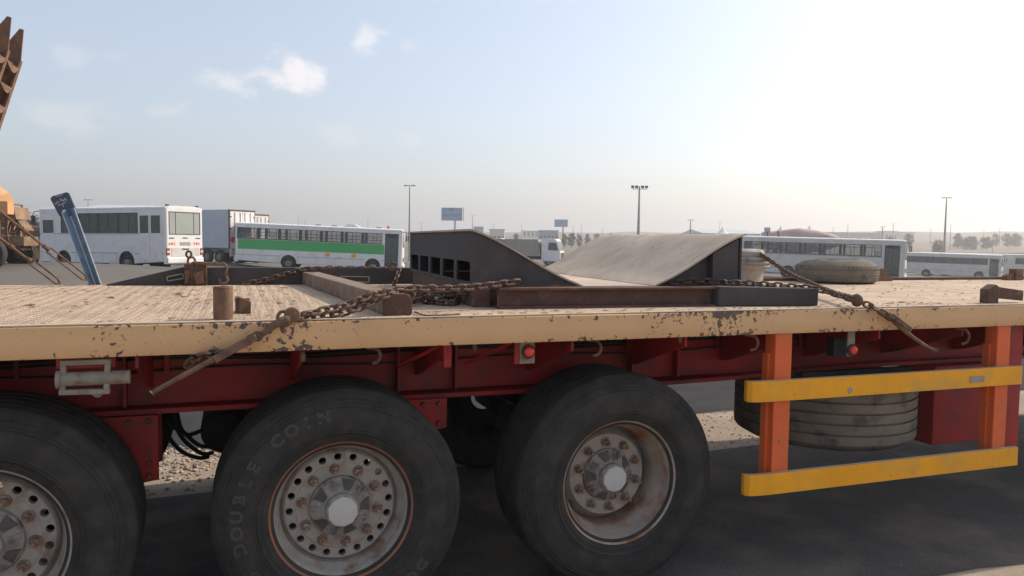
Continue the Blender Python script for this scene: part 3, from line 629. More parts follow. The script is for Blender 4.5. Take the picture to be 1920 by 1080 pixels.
for px0, px1, pt, pb in ((1640, 1655, 503, 525), (1899, 1915, 504, 527)):
    a_ = onY(px0, pb, 5.75); c_ = onY(px1, pt, 5.75); b = MB(); b.box((a_.x, 5.72, ZD+.001), (c_.x, 5.80, c_.z)); b.build('stake_post', RUST, T, smooth=None, bevel=.004)
    s_ = 1 if px0 < 1700 else -1; ex = c_.x if s_ > 0 else a_.x
    b = MB(); b.hexa([(ex+.01*s_, 5.73, ZD+.001), (ex+.11*s_, 5.73, ZD+.001), (ex+.11*s_, 5.79, ZD+.001), (ex+.01*s_, 5.79, ZD+.001), (ex+.01*s_, 5.73, ZD+.07), (ex+.11*s_, 5.73, ZD+.05), (ex+.11*s_, 5.79, ZD+.05), (ex+.01*s_, 5.79, ZD+.07)]); b.build('pocket_block', RUST, T, smooth=None)
# side guard: two orange posts and two yellow rails
for x0, x1 in ((2.595, 2.725), (4.17, 4.30)):
    b = MB(); b.box((x0+.035, 3.262, .50), (x1+.01, 3.345, 1.259)); gp = b.build('guard_post', ORANGE, T, smooth=None, bevel=.004); b = MB(); b.box((x0+.018, 3.30, .50), (x0+.0345, 3.343, 1.15)); b.build('post_flange', ORANGE, gp, smooth=None)
for z0, z1, nm in ((.912, 1.02, 'a'), (.425, .535, 'b')):
    prof = [(0, z0), (.022, z0-.002), (.026, z0+.004), (.026, z1-.004), (.022, z1), (0, z1)]
    b = MB(); pts = [(2.468, 3.268), (2.485, 3.247), (2.53, 3.237), (2.6, 3.233), (4.385, 3.233)]
    vs = []; fs = []
    for x, y in pts: vs += [(x, y, z0), (x, y, z1), (x, y+.026, z1), (x, y+.026, z0)]
    for i in range(len(pts)-1): fs += [(4*i+j, 4*i+(j+1) % 4, 4*i+4+(j+1) % 4, 4*i+4+j) for j in range(4)]
    fs += [(0, 1, 2, 3), (4*len(pts)-4+3, 4*len(pts)-4+2, 4*len(pts)-4+1, 4*len(pts)-4)]
    gr = b.add(vs, fs).build('guard_rail', YELLOW, T, smooth=None, bevel=.003)
    tp = MB(); vs = []; fs = []
    for x, y in pts: vs += [(x, y+.002, z1+.0012), (x, y+.026, z1+.0012)]
    for i in range(len(pts)-1): fs.append((2*i, 2*i+1, 2*i+3, 2*i+2))
    tp.add(vs, fs); tp.build('dusty_top_edge', DUSTPL, gr, smooth=None)
    if nm == 'a':
        p = onY(1832, 711, 3.232); b = MB(); b.box((p.x-.055, 3.2285, p.z-.018), (p.x+.055, 3.231, p.z+.018)); b.build('rating_plate', GREYMET, gr, smooth=None)
        p = onY(1594, 732, 3.232); b = MB(); b.lathe([(0.0001, -.0035), (.015, -.0035), (.017, -.0005)], 'y', 16, (p.x, 3.233, p.z)); b.build('bolt', GREYMET, gr)
# landing leg and box at the right edge of the view
p = onY(1752, 720, 3.75); b = MB(); b.box((p.x, 3.75, .42), (p.x+.62, 4.05, .94)); b.build('side_locker', RED, T, smooth=None, bevel=.008)
b = MB(); b.box((4.39, 3.34, .40), (4.52, 3.44, 1.25)); b.build('landing_leg', RED, T, smooth=None, bevel=.005)
b = MB(); b.box((3.2, 4.2, .955), (4.0, 4.3, .985)); b.tube([(3.52, 3.9, .9), (3.52, 4.25, .97)], .012, 8); b.box((3.1, 3.60, .952), (3.94, 3.66, .975)); b.box((3.1, 4.1, .952), (3.94, 4.16, .975)); b.build('spare_carrier', DARK, T, smooth=None)
# raised loading ramp at the rear (left edge of the view)
rails = [4.92, 4.67, 4.42, 4.17]
bx, tx_ = -1.51, -1.075
def rl(t): return (bx+(tx_-bx)*t, 1.40+(2.83-1.40)*t)
for y in rails:
    b = MB(); (x0, z0), (x1, z1) = rl(0), rl(.88); (x2, z2) = rl(1.0)
    b.prism([(x0-.055, z0+.02), (x0+.055, z0-.02), (x1+.055, z1-.02), (x2+.022, z2-.004), (x2+.004, z2), (x1-.055, z1+.02)], y-.006, y+.006)
    for s_ in (-1, 1): b.prism([(x0+s_*.055-.006, z0), (x0+s_*.055+.006, z0), (x1+s_*.055+.006, z1), (x1+s_*.055-.006, z1)], y-.022, y+.022)
    b.build('ramp_rail', RUST, T, smooth=None)
for t in [i*.075+.06 for i in range(12)]:
    for ya, yb in zip(rails[1:], rails[:-1]):
        x_, z_ = rl(t); b = MB(); pts = []
        for k in range(7):
            u = k/6; pts.append((ya+.007+(yb-ya-.014)*u, z_-.045*math.sin(math.pi*u)))
        vs = [(x_-.045, y, z+.02) for y, z in pts]+[(x_+.045, y, z-.05) for y, z in pts]
        vs += [(v[0], v[1], v[2]+.008) for v in vs]; m_ = 7
        fs = [(i, i+1, m_+i+1, m_+i) for i in range(6)]+[(2*m_+i, 3*m_+i, 3*m_+i+1, 2*m_+i+1) for i in range(6)]+[(i, 2*m_+i, 2*m_+i+1, i+1) for i in range(6)]+[(m_+i, m_+i+1, 3*m_+i+1, 3*m_+i) for i in range(6)]
        b.add(vs, fs); b.build('ramp_rung', RUST, T)
b = MB(); b.tube([(bx, 4.1, 1.40), (bx, 5.0, 1.40)], .03, 12); b.build('ramp_hinge', RUSTD, T)
# tie rods with turnbuckles holding the ramp
for i, (p0, p1, Y0, Y1) in enumerate((((-60, 349), (163, 525), 5.0, 5.86), ((-60, 400), (112, 532), 4.95, 5.80))):
    A = onY(*p0, Y0); B = onY(*p1, Y1); d = (B-A).normalized(); L_ = (B-A).length
    rd = MB(); rd.tube([A, A+d*(L_*.62)], .0075, 8); s0 = A+d*(L_*.60); s1 = B
    side = d.cross(Vector((0, -1, .4))).normalized()
    for s_ in (-1, 1): rd.tube([s0, s0+d*.04+side*s_*.018, s1-d*.04+side*s_*.018, s1], .0055, 8)
    rd.tube([A+d*(L_*.40), A+d*(L_*.44)], .014, 8); rd.tube([A+d*(L_*.585), A+d*(L_*.63)], .013, 8)
    rd.build('ramp_tie_rod', RUSTD, T)

# ================================================================== load on the deck
SP = thing('spare_wheel', 'worn spare tyre slung flat under the trailer behind the yellow guard rails', 'tyre', (3.52, 3.9, .56))
b = tyre_mesh(seg=80, ticks=False); b2 = MB(); b2.v = [Vector((v.x, v.z, (.385-v.y)*.88)) for v in b.v]; b2.f = b.f
b2.build('tyre', TYREDUST, SP, world=False, smooth=28)
b = MB(); b.lathe([(.30, .37), (.285, .35), (.255, .28), (.25, .10), (.285, .03), (.30, .01)], 'z', 48); b.lathe([(.252, .2), (.12, .2), (.12, .21), (.252, .21)], 'z', 48); b.build('rim', RIMR, SP, world=False)

# wheel cradle: two facing curved ramps on a steel base
Y0c, Y1c = 3.72, 5.68; ZB = ZD+.105
CR = thing('wheel_cradle', 'dark steel cradle with two facing curved ramps, dust covered on top', 'cradle', (2.0, 4.6, ZD))
def ramp_prof(xr, xb, n=14):
    # S-curve from the ridge (xr) down to the base (xb)
    out = []
    for i in range(n+1):
        t = i/n; zz = 1.775-(1.775-1.488)*(t**1.35*(1-.25*t)/(.75)) if False else 1.775-(1.775-1.488)*(.25*t+.75*ss(-.15, 1.12, t)**1.0 if t < 1 else 1)
        out.append((xr+(xb-xr)*t, zz))
    z0_ = out[0][1]; out = [(x, 1.775-(z0_-z)*(1.775-1.488)/(z0_-out[-1][1])) for x, z in out]
    return out
for nm, xr, xb in (('A', 1.135, 1.735), ('B', 2.70, 2.145)):
    pf = ramp_prof(xr, xb); s_ = 1 if xb > xr else -1
    plate = MB(); lip = (xr-.012*s_, pf[0][1]+.002)
    pp = [lip]+pf
    th = .010
    vs = [(x, Y0c-.012, z) for x, z in pp]+[(x, Y1c+.012, z) for x, z in pp]+[(x, Y0c-.012, z-th) for x, z in pp]+[(x, Y1c+.012, z-th) for x, z in pp]
    m_ = len(pp); fs = []
    for i in range(m_-1): fs += [(i, i+1, m_+i+1, m_+i), (2*m_+i, 3*m_+i, 3*m_+i+1, 2*m_+i+1), (i, 2*m_+i, 2*m_+i+1, i+1), (m_+i, m_+i+1, 3*m_+i+1, 3*m_+i)]
    fs += [(0, m_, 3*m_, 2*m_), (m_-1, 3*m_-1, 4*m_-1, 2*m_-1)]
    plate.add(vs, fs); po = plate.build('ramp_plate', DUSTPL, CR, smooth=40)
    side = [(x, z-th) for x, z in pf]+[(xb, ZB), (xr, ZB)]
    for ya, yb in ((Y0c, Y0c+.01), (Y1c-.01, Y1c)):
        b = MB()
        if ya == Y0c and nm == 'B':
            xi = xr-.19
            b.prism([(x, z) for x, z in side if x < xi+.001]+[(xi, ZB)] if False else [(x, z) for x, z in pf[::-1] if x < xi]+[(xi, ZB), (xb, ZB)], ya+.05, yb+.05)
            b.prism([(xi, ZB), (xr-.03, ZB), (xr-.03, 1.745), (xi, [z for x, z in pf if x < xi][0]-.014)], ya, yb+.05)
        else: b.prism(side, ya, yb)
        b.build('side_plate', STEEL, CR, smooth=None)
    # upright end wall with a row of rectangular openings near its foot
    b = MB(); xe = xr; ex = xe+.012*s_
    xa, xz = min(xe, ex), max(xe, ex)
    zo0, zo1 = ZB+.02, ZB+.125
    b.box((xa, Y0c+.012, zo1), (xz, Y1c-.012, 1.762)); b.box((xa, Y0c+.012, ZB), (xz, Y1c-.012, zo0))
    n_ = 5; wy = (Y1c-Y0c-.024)/n_
    for k in range(n_+1):
        yc = Y0c+.012+k*wy; b.box((xa, max(Y0c+.012, yc-.035), zo0), (xz, min(Y1c-.012, yc+.035), zo1))
    b.build('end_wall', STEEL, CR, smooth=None)
b = MB(); b.box((1.745, Y0c+.02, ZB-.02), (2.135, Y1c, ZB)); b.build('floor_plate', DUSTPL, CR, smooth=None)
# base frame: near channel, far channel
b = MB(); x0, x1 = 1.245, 2.46; yb = 3.60
b.box((x0, yb+.04, ZD+.012), (x1, yb+.05, ZD+.093)); b.box((x0, yb, ZD+.093), (x1, yb+.11, ZD+.105)); b.box((x0, yb, ZD+.001), (x1, yb+.11, ZD+.012))
b.build('base_channel', BROWN, CR, smooth=None, bevel=.002)
b = MB(); b.box((x0, Y1c-.1, ZD+.001), (2.75, Y1c, ZD+.104)); b.build('base_channel', BROWN, CR, smooth=None, bevel=.002)
for xx in (1.14, 2.61):
    b = MB(); b.box((xx, Y0c, ZD+.001), (xx+.09, Y1c-.102, ZD+.1035)); b.build('base_channel', BROWN, CR, smooth=None, bevel=.002)
b = MB(); b.hexa([(2.462, 3.53, ZD+.001), (3.06, 3.45, ZD+.001), (3.06, 3.60, ZD+.001), (2.462, 3.70, ZD+.001), (2.462, 3.53, ZD+.108), (3.06, 3.45, ZD+.098), (3.06, 3.60, ZD+.098), (2.462, 3.70, ZD+.108)])
tag(b.build('chock_beam', STEEL, smooth=None, bevel=.006), 'short dark grey steel beam lying on deck at right end of cradle', 'beam')

for xa_, xb_, yy_, zz_ in ((1.25, 1.72, 3.716, ZB+.003), (2.16, 2.68, 3.766, ZB+.003)):
    b = MB(); n_ = 40; b.tube([(xa_+(xb_-xa_)*i/n_, yy_-.002*(i % 2), zz_+.002*math.sin(i*1.9)) for i in range(n_+1)], [.005+.0015*(i % 2) for i in range(n_+1)], 6); b.build('weld_bead', RUSTD, CR)
piv = Vector((1.5, 3.66, ZD)); CR.location = piv+Matrix.Rotation(R(-3.2), 3, 'Z') @ (CR.location-piv); CR.rotation_euler.z = R(-3.2)
# slanting cross beam
cb = MB(); n_ = 1
A0, A1, B0, B1 = (.632, 3.412), (.752, 3.412), (.475, 5.90), (.595, 5.90); h = .092
cb.hexa([(A0[0], A0[1]+.03, ZD+.001), (A1[0], A1[1]+.03, ZD+.001), (B1[0], B1[1], ZD+.001), (B0[0], B0[1], ZD+.001), (A0[0], A0[1]+.03, ZD+h), (A1[0], A1[1]+.03, ZD+h), (B1[0], B1[1], ZD+h), (B0[0], B0[1], ZD+h)])
CB = thing('cross_beam', 'long dusty brown beam laid slanting across the deck with chain over its near end', 'beam', (.61, 4.6, ZD))
cb.build('beam_body', WOODY, CB, smooth=None, bevel=.006)
b = MB(); b.prism([(.629, ZD+.001), (.748, ZD+.001), (.757, ZD+.008), (.757, ZD+.07), (.735, ZD+.096), (.64, ZD+.098), (.629, ZD+.09)], 3.400, 3.441); b.build('end_cap', BROWN, CB, smooth=None, bevel=.003)
# tapered steel beam at the far edge
xa, xt, xe_ = onY(200, 531, 5.86).x, onY(342, 505, 5.86).x, 1.55
TB = thing('tapered_beam', 'long dark steel beam at far deck edge tapering to a point on the left', 'beam', ((xa+xe_)/2, 5.87, ZD))
zt = onY(345, 501, 5.86).z
b = MB(); b.prism([(xa, ZD+.001), (xe_, ZD+.001), (xe_, zt-.004), (xt, zt), (xa, ZD+.008)], 5.83, 5.90); tb = b.build('beam_body', STEEL, TB, smooth=None, bevel=.003)
def plate_on(px0, py0, px1, py1, px2, py2, px3, py3, Y, nm, mt, par):
    P = [onY(px0, py0, Y), onY(px1, py1, Y), onY(px2, py2, Y), onY(px3, py3, Y)]
    b = MB()
    for i in range(4): b.beam(P[i], P[(i+1) % 4], .008, .010, (0, 1, 0))
    return b.build(nm, mt, par, smooth=None)
plate_on(313, 519, 343, 513, 344, 522, 314, 527, 5.826, 'slot_frame', GREYMET, TB)
plate_on(638, 518, 692, 519, 692, 529, 640, 528, 5.826, 'slot_frame', GREYMET, TB)

# ---------------------------------------------------------------- chains
PITCHL = .039
lm = MB(); pts = []
for k in range(9): a = -math.pi/2+math.pi*k/8; pts.append((.0105+.0155*math.cos(a), .0155*math.sin(a), 0))
for k in range(9): a = math.pi/2+math.pi*k/8; pts.append((-.0105+.0155*math.cos(a), .0155*math.sin(a), 0))
lm.tube(pts, .0066, 6, close=True); link_me = lm.mesh('link', 60); link_me.materials.append(CHAIN)
def chain(label, paths, group=None, scale=1., seed=1, category='chain', twist=0.):
    rd = random.Random(seed); pts0 = Vector(paths[0][0])
    root = thing('tie_down_chain', label, category, pts0, group=group)
    for path in paths:
        pp = smoothpath(path, 12) if len(path) > 2 else [Vector(p) for p in path]
        seg = [(pp[i+1]-pp[i]).length for i in range(len(pp)-1)]; tot = sum(seg); n_ = max(1, int(tot/(PITCHL*scale)))
        for k in range(n_+1):
            s_ = k*tot/max(n_, 1); i = 0
            while i < len(seg)-1 and s_ > seg[i]: s_ -= seg[i]; i += 1
            t = (pp[i+1]-pp[i]).normalized(); p = pp[i]+t*min(s_, seg[i])
            upx = Vector((0, 0, 1)) if abs(t.z) < .95 else Vector((0, 1, 0))
            y = upx.cross(t).normalized(); z = t.cross(y)
            a = (k % 2)*math.pi/2+R(28)+twist*k+rd.uniform(-.18, .18)
            yy = y*math.cos(a)+z*math.sin(a); zz = t.cross(yy)
            M = Matrix.Identity(4)
            for r_ in range(3): M[r_][0] = t[r_]*scale; M[r_][1] = yy[r_]*scale; M[r_][2] = zz[r_]*scale; M[r_][3] = (p-pts0)[r_]
            o = bpy.data.objects.new('link', link_me); col.objects.link(o); o.parent = root; o.matrix_local = M
    return root
def P3(l): return [onY(px, py, Y) for px, py, Y in l]
chain('doubled rusty chain stretched from the left lever over the end of cross beam', [
    P3([(556, 594, 3.255), (600, 584, 3.29), (650, 572, 3.33), (690, 556, 3.37), (722, 549, 3.40), (748, 548, 3.45)]),
    P3([(562, 597, 3.262), (610, 592, 3.30), (655, 583, 3.33), (690, 570, 3.375), (716, 556, 3.395), (745, 552, 3.44)])], seed=2)
chain('single rusty chain running from cross beam end toward the cradle', [
    P3([(735, 545, 3.50), (775, 541, 3.53), (830, 541, 3.56), (890, 538, 3.60), (966, 529, 3.66)])], seed=3, scale=1.02)
rp = []; rr_ = random.Random(5)
c0 = onZ(812, 572, ZD+.012)
for k in range(15):
    u = k/14; rp.append((c0.x-.17+.40*((u*3.2) % 1)*1.0 if int(u*3.2) % 2 == 0 else c0.x+.23-.40*((u*3.2) % 1), c0.y+rr_.uniform(.0, .22)+.05, ZD+.016+.028*int(u*3.2)*(.6+.4*rr_.random())))
chain('heap of chain lying in shade between cross beam and cradle', [rp], seed=6)
chain('thin looking chain draped along the far dark beam', [
    P3([(462, 531, 5.80), (500, 524, 5.80), (545, 511, 5.81), (580, 504, 5.84), (650, 503, 5.85), (720, 505, 5.85), (758, 506, 5.85)]), P3([(748, 508, 5.80), (742, 525, 5.70), (736, 541, 5.55)])], seed=7)
chain('rusty chain lying along the grey beam to the right lever', [
    P3([(1262, 530, 3.72), (1310, 527, 3.70), (1362, 530, 3.64), (1420, 532, 3.58), (1480, 537, 3.53), (1530, 541, 3.47), (1570, 553, 3.36), (1604, 563, 3.27)])], seed=8)
chain('rusty chain slanting down from the wheel rim stack to right lever', [
    P3([(1405, 474, 5.42), (1421, 474, 5.35), (1440, 486, 5.2), (1480, 513, 4.85), (1520, 531, 4.35), (1560, 548, 3.75), (1604, 561, 3.27)])], seed=9)
# chain ends with shackle and hook on the far beam bracket
hb = thing('hook_bracket', 'rusty bracket with ring and hanging grab hook on the far tapered beam', 'bracket', onY(367, 531, 5.80))
b = MB(); a_ = onY(346, 533, 5.80); c_ = onY(388, 497, 5.80)
b.box((a_.x, 5.78, ZD+.001), (c_.x, 5.826, c_.z+.006)); b.build('bracket_body', RUSTD, hb, smooth=None, bevel=.004)
for p4 in ([(346, 508), (356, 506), (352, 531), (347, 531)], [(363, 513), (380, 507), (382, 530), (369, 533)]):
    b = MB(); Pn = [onY(x, y, 5.775) for x, y in p4]; b.add(Pn+[p+Vector((0, -.02, 0)) for p in Pn], [(0, 1, 2, 3), (4, 5, 6, 7), (0, 1, 5, 4), (1, 2, 6, 5), (2, 3, 7, 6), (3, 0, 4, 7)]); b.build('wedge_plate', RUST, hb, smooth=None)
for cx, cy, rx, ry in ((354, 477, 5, 6), (359, 490, 7, 8), (364, 497, 5, 5)):
    b = MB(); b.tube([onY(cx+rx*math.cos(k*.524), cy+ry*math.sin(k*.524), 5.78+.01*math.sin(k*.524)) for k in range(12)], .008, 6, close=True); b.build('shackle_ring', RUST, hb)
b = MB(); b.tube(P3([(368, 493, 5.78), (388, 494, 5.76), (408, 495, 5.75)]), .011, 8); b.lathe([(.0, -.014), (.014, -.008), (.014, .008), (0, .014)], 'y', 12, onY(406, 494, 5.75)); b.build('hook_shank', RUST, hb)
b = MB(); b.tube(smoothpath(P3([(408, 496, 5.75), (420, 494, 5.75), (425, 503, 5.75), (422, 515, 5.75)]), 6), .009, 8); b.tube(smoothpath(P3([(428, 513, 5.75), (424, 517, 5.75), (427, 525, 5.75), (421, 531, 5.75), (413, 529, 5.75), (411, 522, 5.75)]), 6), [.009]*26+[.007]*4+[.003], 8); b.build('grab_hook', RUST, hb)
cr = MB(); cr.tube([onY(736+7*math.cos(k*.524), 500+7*math.sin(k*.524), 5.80) for k in range(12)], .008, 6, close=True); tag(cr.build('shackle', RUST), 'single rusty ring standing up on the chain beside the cradle', 'shackle')

# ---------------------------------------------------------------- load binders
def binder(label, pivot, tip, chain_in, back, Y):
    Pv = onY(*pivot, Y); Tp = onY(*tip, Y-.03); Ci = onY(*chain_in, Y+.02); d = (Tp-Pv)
    root = thing('load_binder', label, 'load binder', Pv)
    side = Vector((0, 1, 0))
    pts = [Pv, Pv+d*.12, Pv+d*.35, Pv+d*.6, Pv+d*.85, Pv+d*.97, Tp]
    dn = d.normalized(); nrm = dn.cross(side).normalized()
    if nrm.z > 0: nrm = -nrm
    pts = [p+nrm*(-.003 if back is None else .022)*math.sin(math.pi*i/6) for i, p in enumerate(pts)]
    b = MB(); b.tube(smoothpath(pts, 4), [.014]*4+[.013]*3+[.012]*3+[.0105]*5+[.009]*5+[.0085]*2+[.013, .014, .009], 10); b.build('lever', RUST, root)
    # forked yoke: two cheek plates round the pivot
    for s_ in (-1, 1):
        b = MB(); b.beam(Pv-dn*.035+side*s_*.024-nrm*.004, Pv+d*.36+side*s_*.016, .008, .028, nrm); b.build('yoke_cheek', RUST, root, smooth=None, bevel=.003)
    b = MB(); b.tube([Pv-side*.03, Pv+side*.03], .014, 12); b.build('pivot_pin', RUSTD, root)
    b = MB(); L_ = (Ci-Pv); b.tube(smoothpath([Pv+dn*.02, Pv+L_*.3+nrm*.004, Pv+L_*.65, Ci], 6), .010, 8); b.build('swivel_shank', RUST, root)
    b = MB(); e = L_.normalized(); b.lathe([(.0, -.016), (.018, -.012), (.022, 0), (.018, .012), (0, .016)], 'y', 14, Pv+L_*.22); b.build('swivel_eye', RUSTD, root)
    return root
B1 = binder('rusty lever load binder hanging over the cream rail at left', (466, 640), (284, 738), (540, 598), None, 3.205)
# ring and round swivel on its upper end
b = MB(); p = onY(548, 590, 3.235); b.lathe([(.012, -.022), (.028, -.02), (.032, -.008), (.032, .008), (.028, .02), (.012, .022)], 'y', 18, p); b.lathe([(.012, -.02), (.018, -.021), (.018, -.024), (.01, -.026), (0.0001, -.026)], 'y', 16, p); b.build('swivel_eye', RUST, B1)
b = MB(); p = onY(531, 596, 3.23); b.tube([p+Vector((.022*math.cos(k*.524), .008*math.sin(k*.524), .026*math.sin(k*.524))) for k in range(12)], .0075, 8, close=True); b.build('ring', RUST, B1)
b = MB(); p0_, p1_ = onY(530, 602, 3.21), onY(492, 625, 3.205); b.tube(smoothpath([p0_+Vector((.03, 0, .01)), p0_, (p0_+p1_)/2+Vector((0, 0, .006)), p1_], 6), [.010, .012, .015, .017, .018, .018, .018, .018, .017, .016, .016, .015, .014, .013, .012, .012, .011, .011, .011], 10); b.build('swivel_shank', RUST, B1)
b = MB(); b.tube(smoothpath([onY(x, y, 3.19) for x, y in ((412, 668), (440, 648), (462, 637), (474, 641))], 5), .007, 8); b.build('tension_link', RUST, B1)
chain('short chain end hooked beneath the cream rail beside left lever', [P3([(420, 660, 3.215), (395, 664, 3.23), (375, 668, 3.25), (362, 672, 3.27), (356, 680, 3.28)])], seed=12)
B2 = binder('rusty lever load binder hanging over the cream rail at right', (1674, 598), (1757, 655), (1630, 572), 1, 3.205)
b = MB(); p = onY(1607, 563, 3.25); b.lathe([(0, -.03), (.02, -.026), (.034, -.01), (.036, .0), (.03, .014), (.0, .02)], 'x', 12, p); b.build('grab_hook', RUSTD, B2)
chain('short chain between the right hook and right lever over the rail', [P3([(1612, 565, 3.25), (1640, 578, 3.222), (1668, 594, 3.21)])], seed=13)

# ---------------------------------------------------------------- rims, tyre, blue post, debris
c_ = onZ(1385, 533, ZD); c_.y = 5.50; c_.x = onY(1384, 500, 5.50).x
RS = thing('rim_stack', 'stack of dusty pale truck rims standing behind the right ramp', 'wheel rims', (c_.x, c_.y, ZD))
b = MB(); b.lathe([(.19, .001), (.225, .001), (.225, .012), (.205, .03), (.203, .09), (.215, .12), (.248, .14), (.258, .155), (.25, .165)], 'z', 40); b.lathe([(.19, .001), (.18, .05), (.19, .16)], 'z', 40); b.build('lower_rim', RIMW, RS, world=False)
b = MB(); b.lathe([(.20, .166), (.252, .166), (.262, .175), (.262, .188), (.25, .196), (.252, .204), (.262, .212), (.258, .226), (.2, .228)], 'z', 40); b.build('ring_flange', HUB, RS, world=False)
b = MB(); b.lathe([(.10, .229), (.205, .229), (.212, .25), (.208, .275), (.19, .292), (.16, .298), (.1, .295)], 'z', 40); b.build('upper_rim', RIMW, RS, world=False)
p = onY(1568, 505, 5.60)
TY = thing('loose_tyre', 'dusty truck tyre lying flat on the far side of the deck', 'tyre', (p.x, 5.60, ZD))
b = MB(); pr = [(.19, .02), (.24, .004), (.30, .002), (.345, .02), (.357, .06), (.353, .063), (.353, .070), (.357, .074), (.358, .11), (.353, .113), (.353, .12), (.357, .124), (.352, .142), (.336, .16), (.28, .197), (.225, .213), (.205, .212), (.19, .19), (.185, .17)]
b.lathe(pr, 'z', 64); b.build('tyre_body', TYREDUST, TY, world=False)
b = MB()
for k in range(56):
    a = 2*math.pi*k/56; p_ = Vector((math.cos(a)*.343, math.sin(a)*.343, .155)); q_ = Vector((math.cos(a)*.356, math.sin(a)*.356, .128)); b.beam(p_, q_, .02, .008, (math.cos(a), math.sin(a), 0))
b.build('tread_lugs', TYREDUST, TY, world=False, smooth=None)['kind'] = 'stuff'

BP = thing('blue_post', 'blue steel channel post with dark head plate leaning at the far deck edge', 'post', onY(178, 531, 5.95))
Yb = 5.95; F0, F1 = onY(178, 531, Yb), onY(131, 400, Yb-.05); ax = (F1-F0).normalized(); F0 = F0-ax*.15; sd = ax.cross(Vector((0, -1, 0))).normalized(); sd = -sd if sd.x < 0 else sd; nn = Vector((0, -1, 0))
wd = (onY(190, 531, Yb)-onY(166, 531, Yb)).length*.5*.93
b = MB(); prof = [(-wd, 0), (-wd, .022), (-wd+.006, .026), (-.012, .004), (0, -.003), (.012, .004), (wd-.006, .026), (wd, .022), (wd, 0), (wd-.004, -.003), (0, -.012), (-wd+.004, -.003)]
vs = [F0+sd*u+nn*v for u, v in prof]+[F1+ax*.03+sd*u*1.08+nn*v for u, v in prof]; n_ = len(prof)
b.add(vs, [(i, (i+1) % n_, n_+(i+1) % n_, n_+i) for i in range(n_)]+[tuple(range(n_)), tuple(range(n_, 2*n_))]); b.build('channel', BLUE, BP, smooth=None)
for s_ in (-1, 1):
    b = MB(); b.tube([F0+sd*s_*wd+nn*.022, F1+ax*.02+sd*s_*wd*1.08+nn*.022], .0035, 6); b.build('worn_edge', BLUEL, BP)
b = MB(); b.tube([F0+nn*.0, F1+nn*.0], .0035, 6); b.build('worn_edge', BLUEL, BP)
hp = [(106, 396), (94, 373), (97, 368), (125, 360), (129, 362), (144, 396), (142, 402), (118, 409), (112, 406)]
b = MB(); Hf = [onY(x, y, Yb-.055) for x, y in hp]; n_ = len(hp); b.add(Hf+[p+Vector((0, .03, 0)) for p in Hf], [tuple(range(n_)), tuple(range(n_, 2*n_)), *[(i, (i+1) % n_, n_+(i+1) % n_, n_+i) for i in range(n_)]]); hd = b.build('head_plate', BLUED, BP, smooth=None, bevel=.004)
for st in ([(101, 380), (104, 384), (108, 377), (110, 382)], [(112, 378), (116, 374), (119, 378), (123, 373), (126, 376)], [(108, 386), (124, 379)], [(117, 383), (119, 388)], [(104, 369), (118, 365)], [(112, 372), (118, 377), (122, 371)]):
    b = MB(); b.tube([onY(x, y, Yb-.0565) for x, y in st], .0022, 4); b.build('chalk_mark', CHALK, hd)

fl = MB(); rd = random.Random(11)
for i in range(900):
    if i < 420 and i % 2: continue
    if i < 250: x = rd.uniform(-1.4, .5); y = rd.uniform(3.33, 5.7)
    elif i < 420: x = rd.gauss(-.15, .35); y = rd.gauss(4.6, .5)
    elif i < 620: x = rd.uniform(.8, 4.0); y = rd.uniform(3.30, 3.56)
    else: x = rd.uniform(3.1, 8.0); y = rd.uniform(3.35, 5.75)
    if y < 3.31 or y > 5.82 or (.35 < x < .80) or (1.1 < x < 2.5 and y > 3.585) or (2.46 < x < 3.08 and 3.44 < y < 3.71): continue
    s_ = rd.uniform(.004, .014)*(1.6 if rd.random() < .12 else 1); n_ = rd.randint(4, 6); a0 = rd.uniform(0, 6.3); ring = []
    for k in range(n_):
        a = a0+2*math.pi*k/n_; rr = s_*rd.uniform(.5, 1.3); ring.append((x+rr*math.cos(a)*1.5, y+rr*math.sin(a), ZD+.002+rd.uniform(0, .4)*s_))
    fl.add(ring+[(x, y, ZD+.003+s_*.35)], [(k, (k+1) % n_, n_) for k in range(n_)])
struct(tag(fl.build('deck_litter', FLAKE, smooth=None), 'dry leaves and rust flakes scattered on the deck', 'litter'), 'stuff')
# a stick lying near the cross beam end
b = MB(); b.tube(smoothpath([onZ(x, y, ZD+.008) for x, y in ((778, 585), (795, 591), (830, 591), (862, 589))], 5), .004, 6); tag(b.build('stick', RUSTD), 'thin brown stick lying near the deck edge beside cross beam', 'stick')

# ================================================================== background vehicles
def wheel_simple(par, x, y, r, out, wd=.28, m_=None):
    b = MB(); b.lathe([(r*.55, -wd/2), (r*.62, -wd/2), (r*.93, -wd/2), (r, -wd/2+.05), (r, wd/2-.05), (r*.93, wd/2), (r*.55, wd/2)], 'y', 28, (x, y, r)); wh = b.build('wheel', TYRE, par, world=False)
    b = MB(); s_ = out*(wd/2-.03); b.lathe([(r*.58, s_+out*.02), (r*.5, s_-out*.03), (r*.28, s_-out*.03), (r*.24, s_+out*.05), (.001, s_+out*.06)], 'y', 20, (x, y, r)); b.build('rim', m_ or HUB, wh, world=False)
def arch_panel(L, xs, zs, zt, rw, rear=None, nose=0):
    poly = [(-L/2, zt), (-L/2, zs+.12 if rear is None else rear)]
    for xw in sorted(xs):
        n_ = 12
        poly.append((xw-rw, zs))
        for k in range(1, n_): a = math.pi-math.pi*k/n_; poly.append((xw+rw*math.cos(a), zs+.06+rw*math.sin(a)))
        poly.append((xw+rw, zs))
    poly += [(L/2, zs), (L/2, zt)]
    return poly
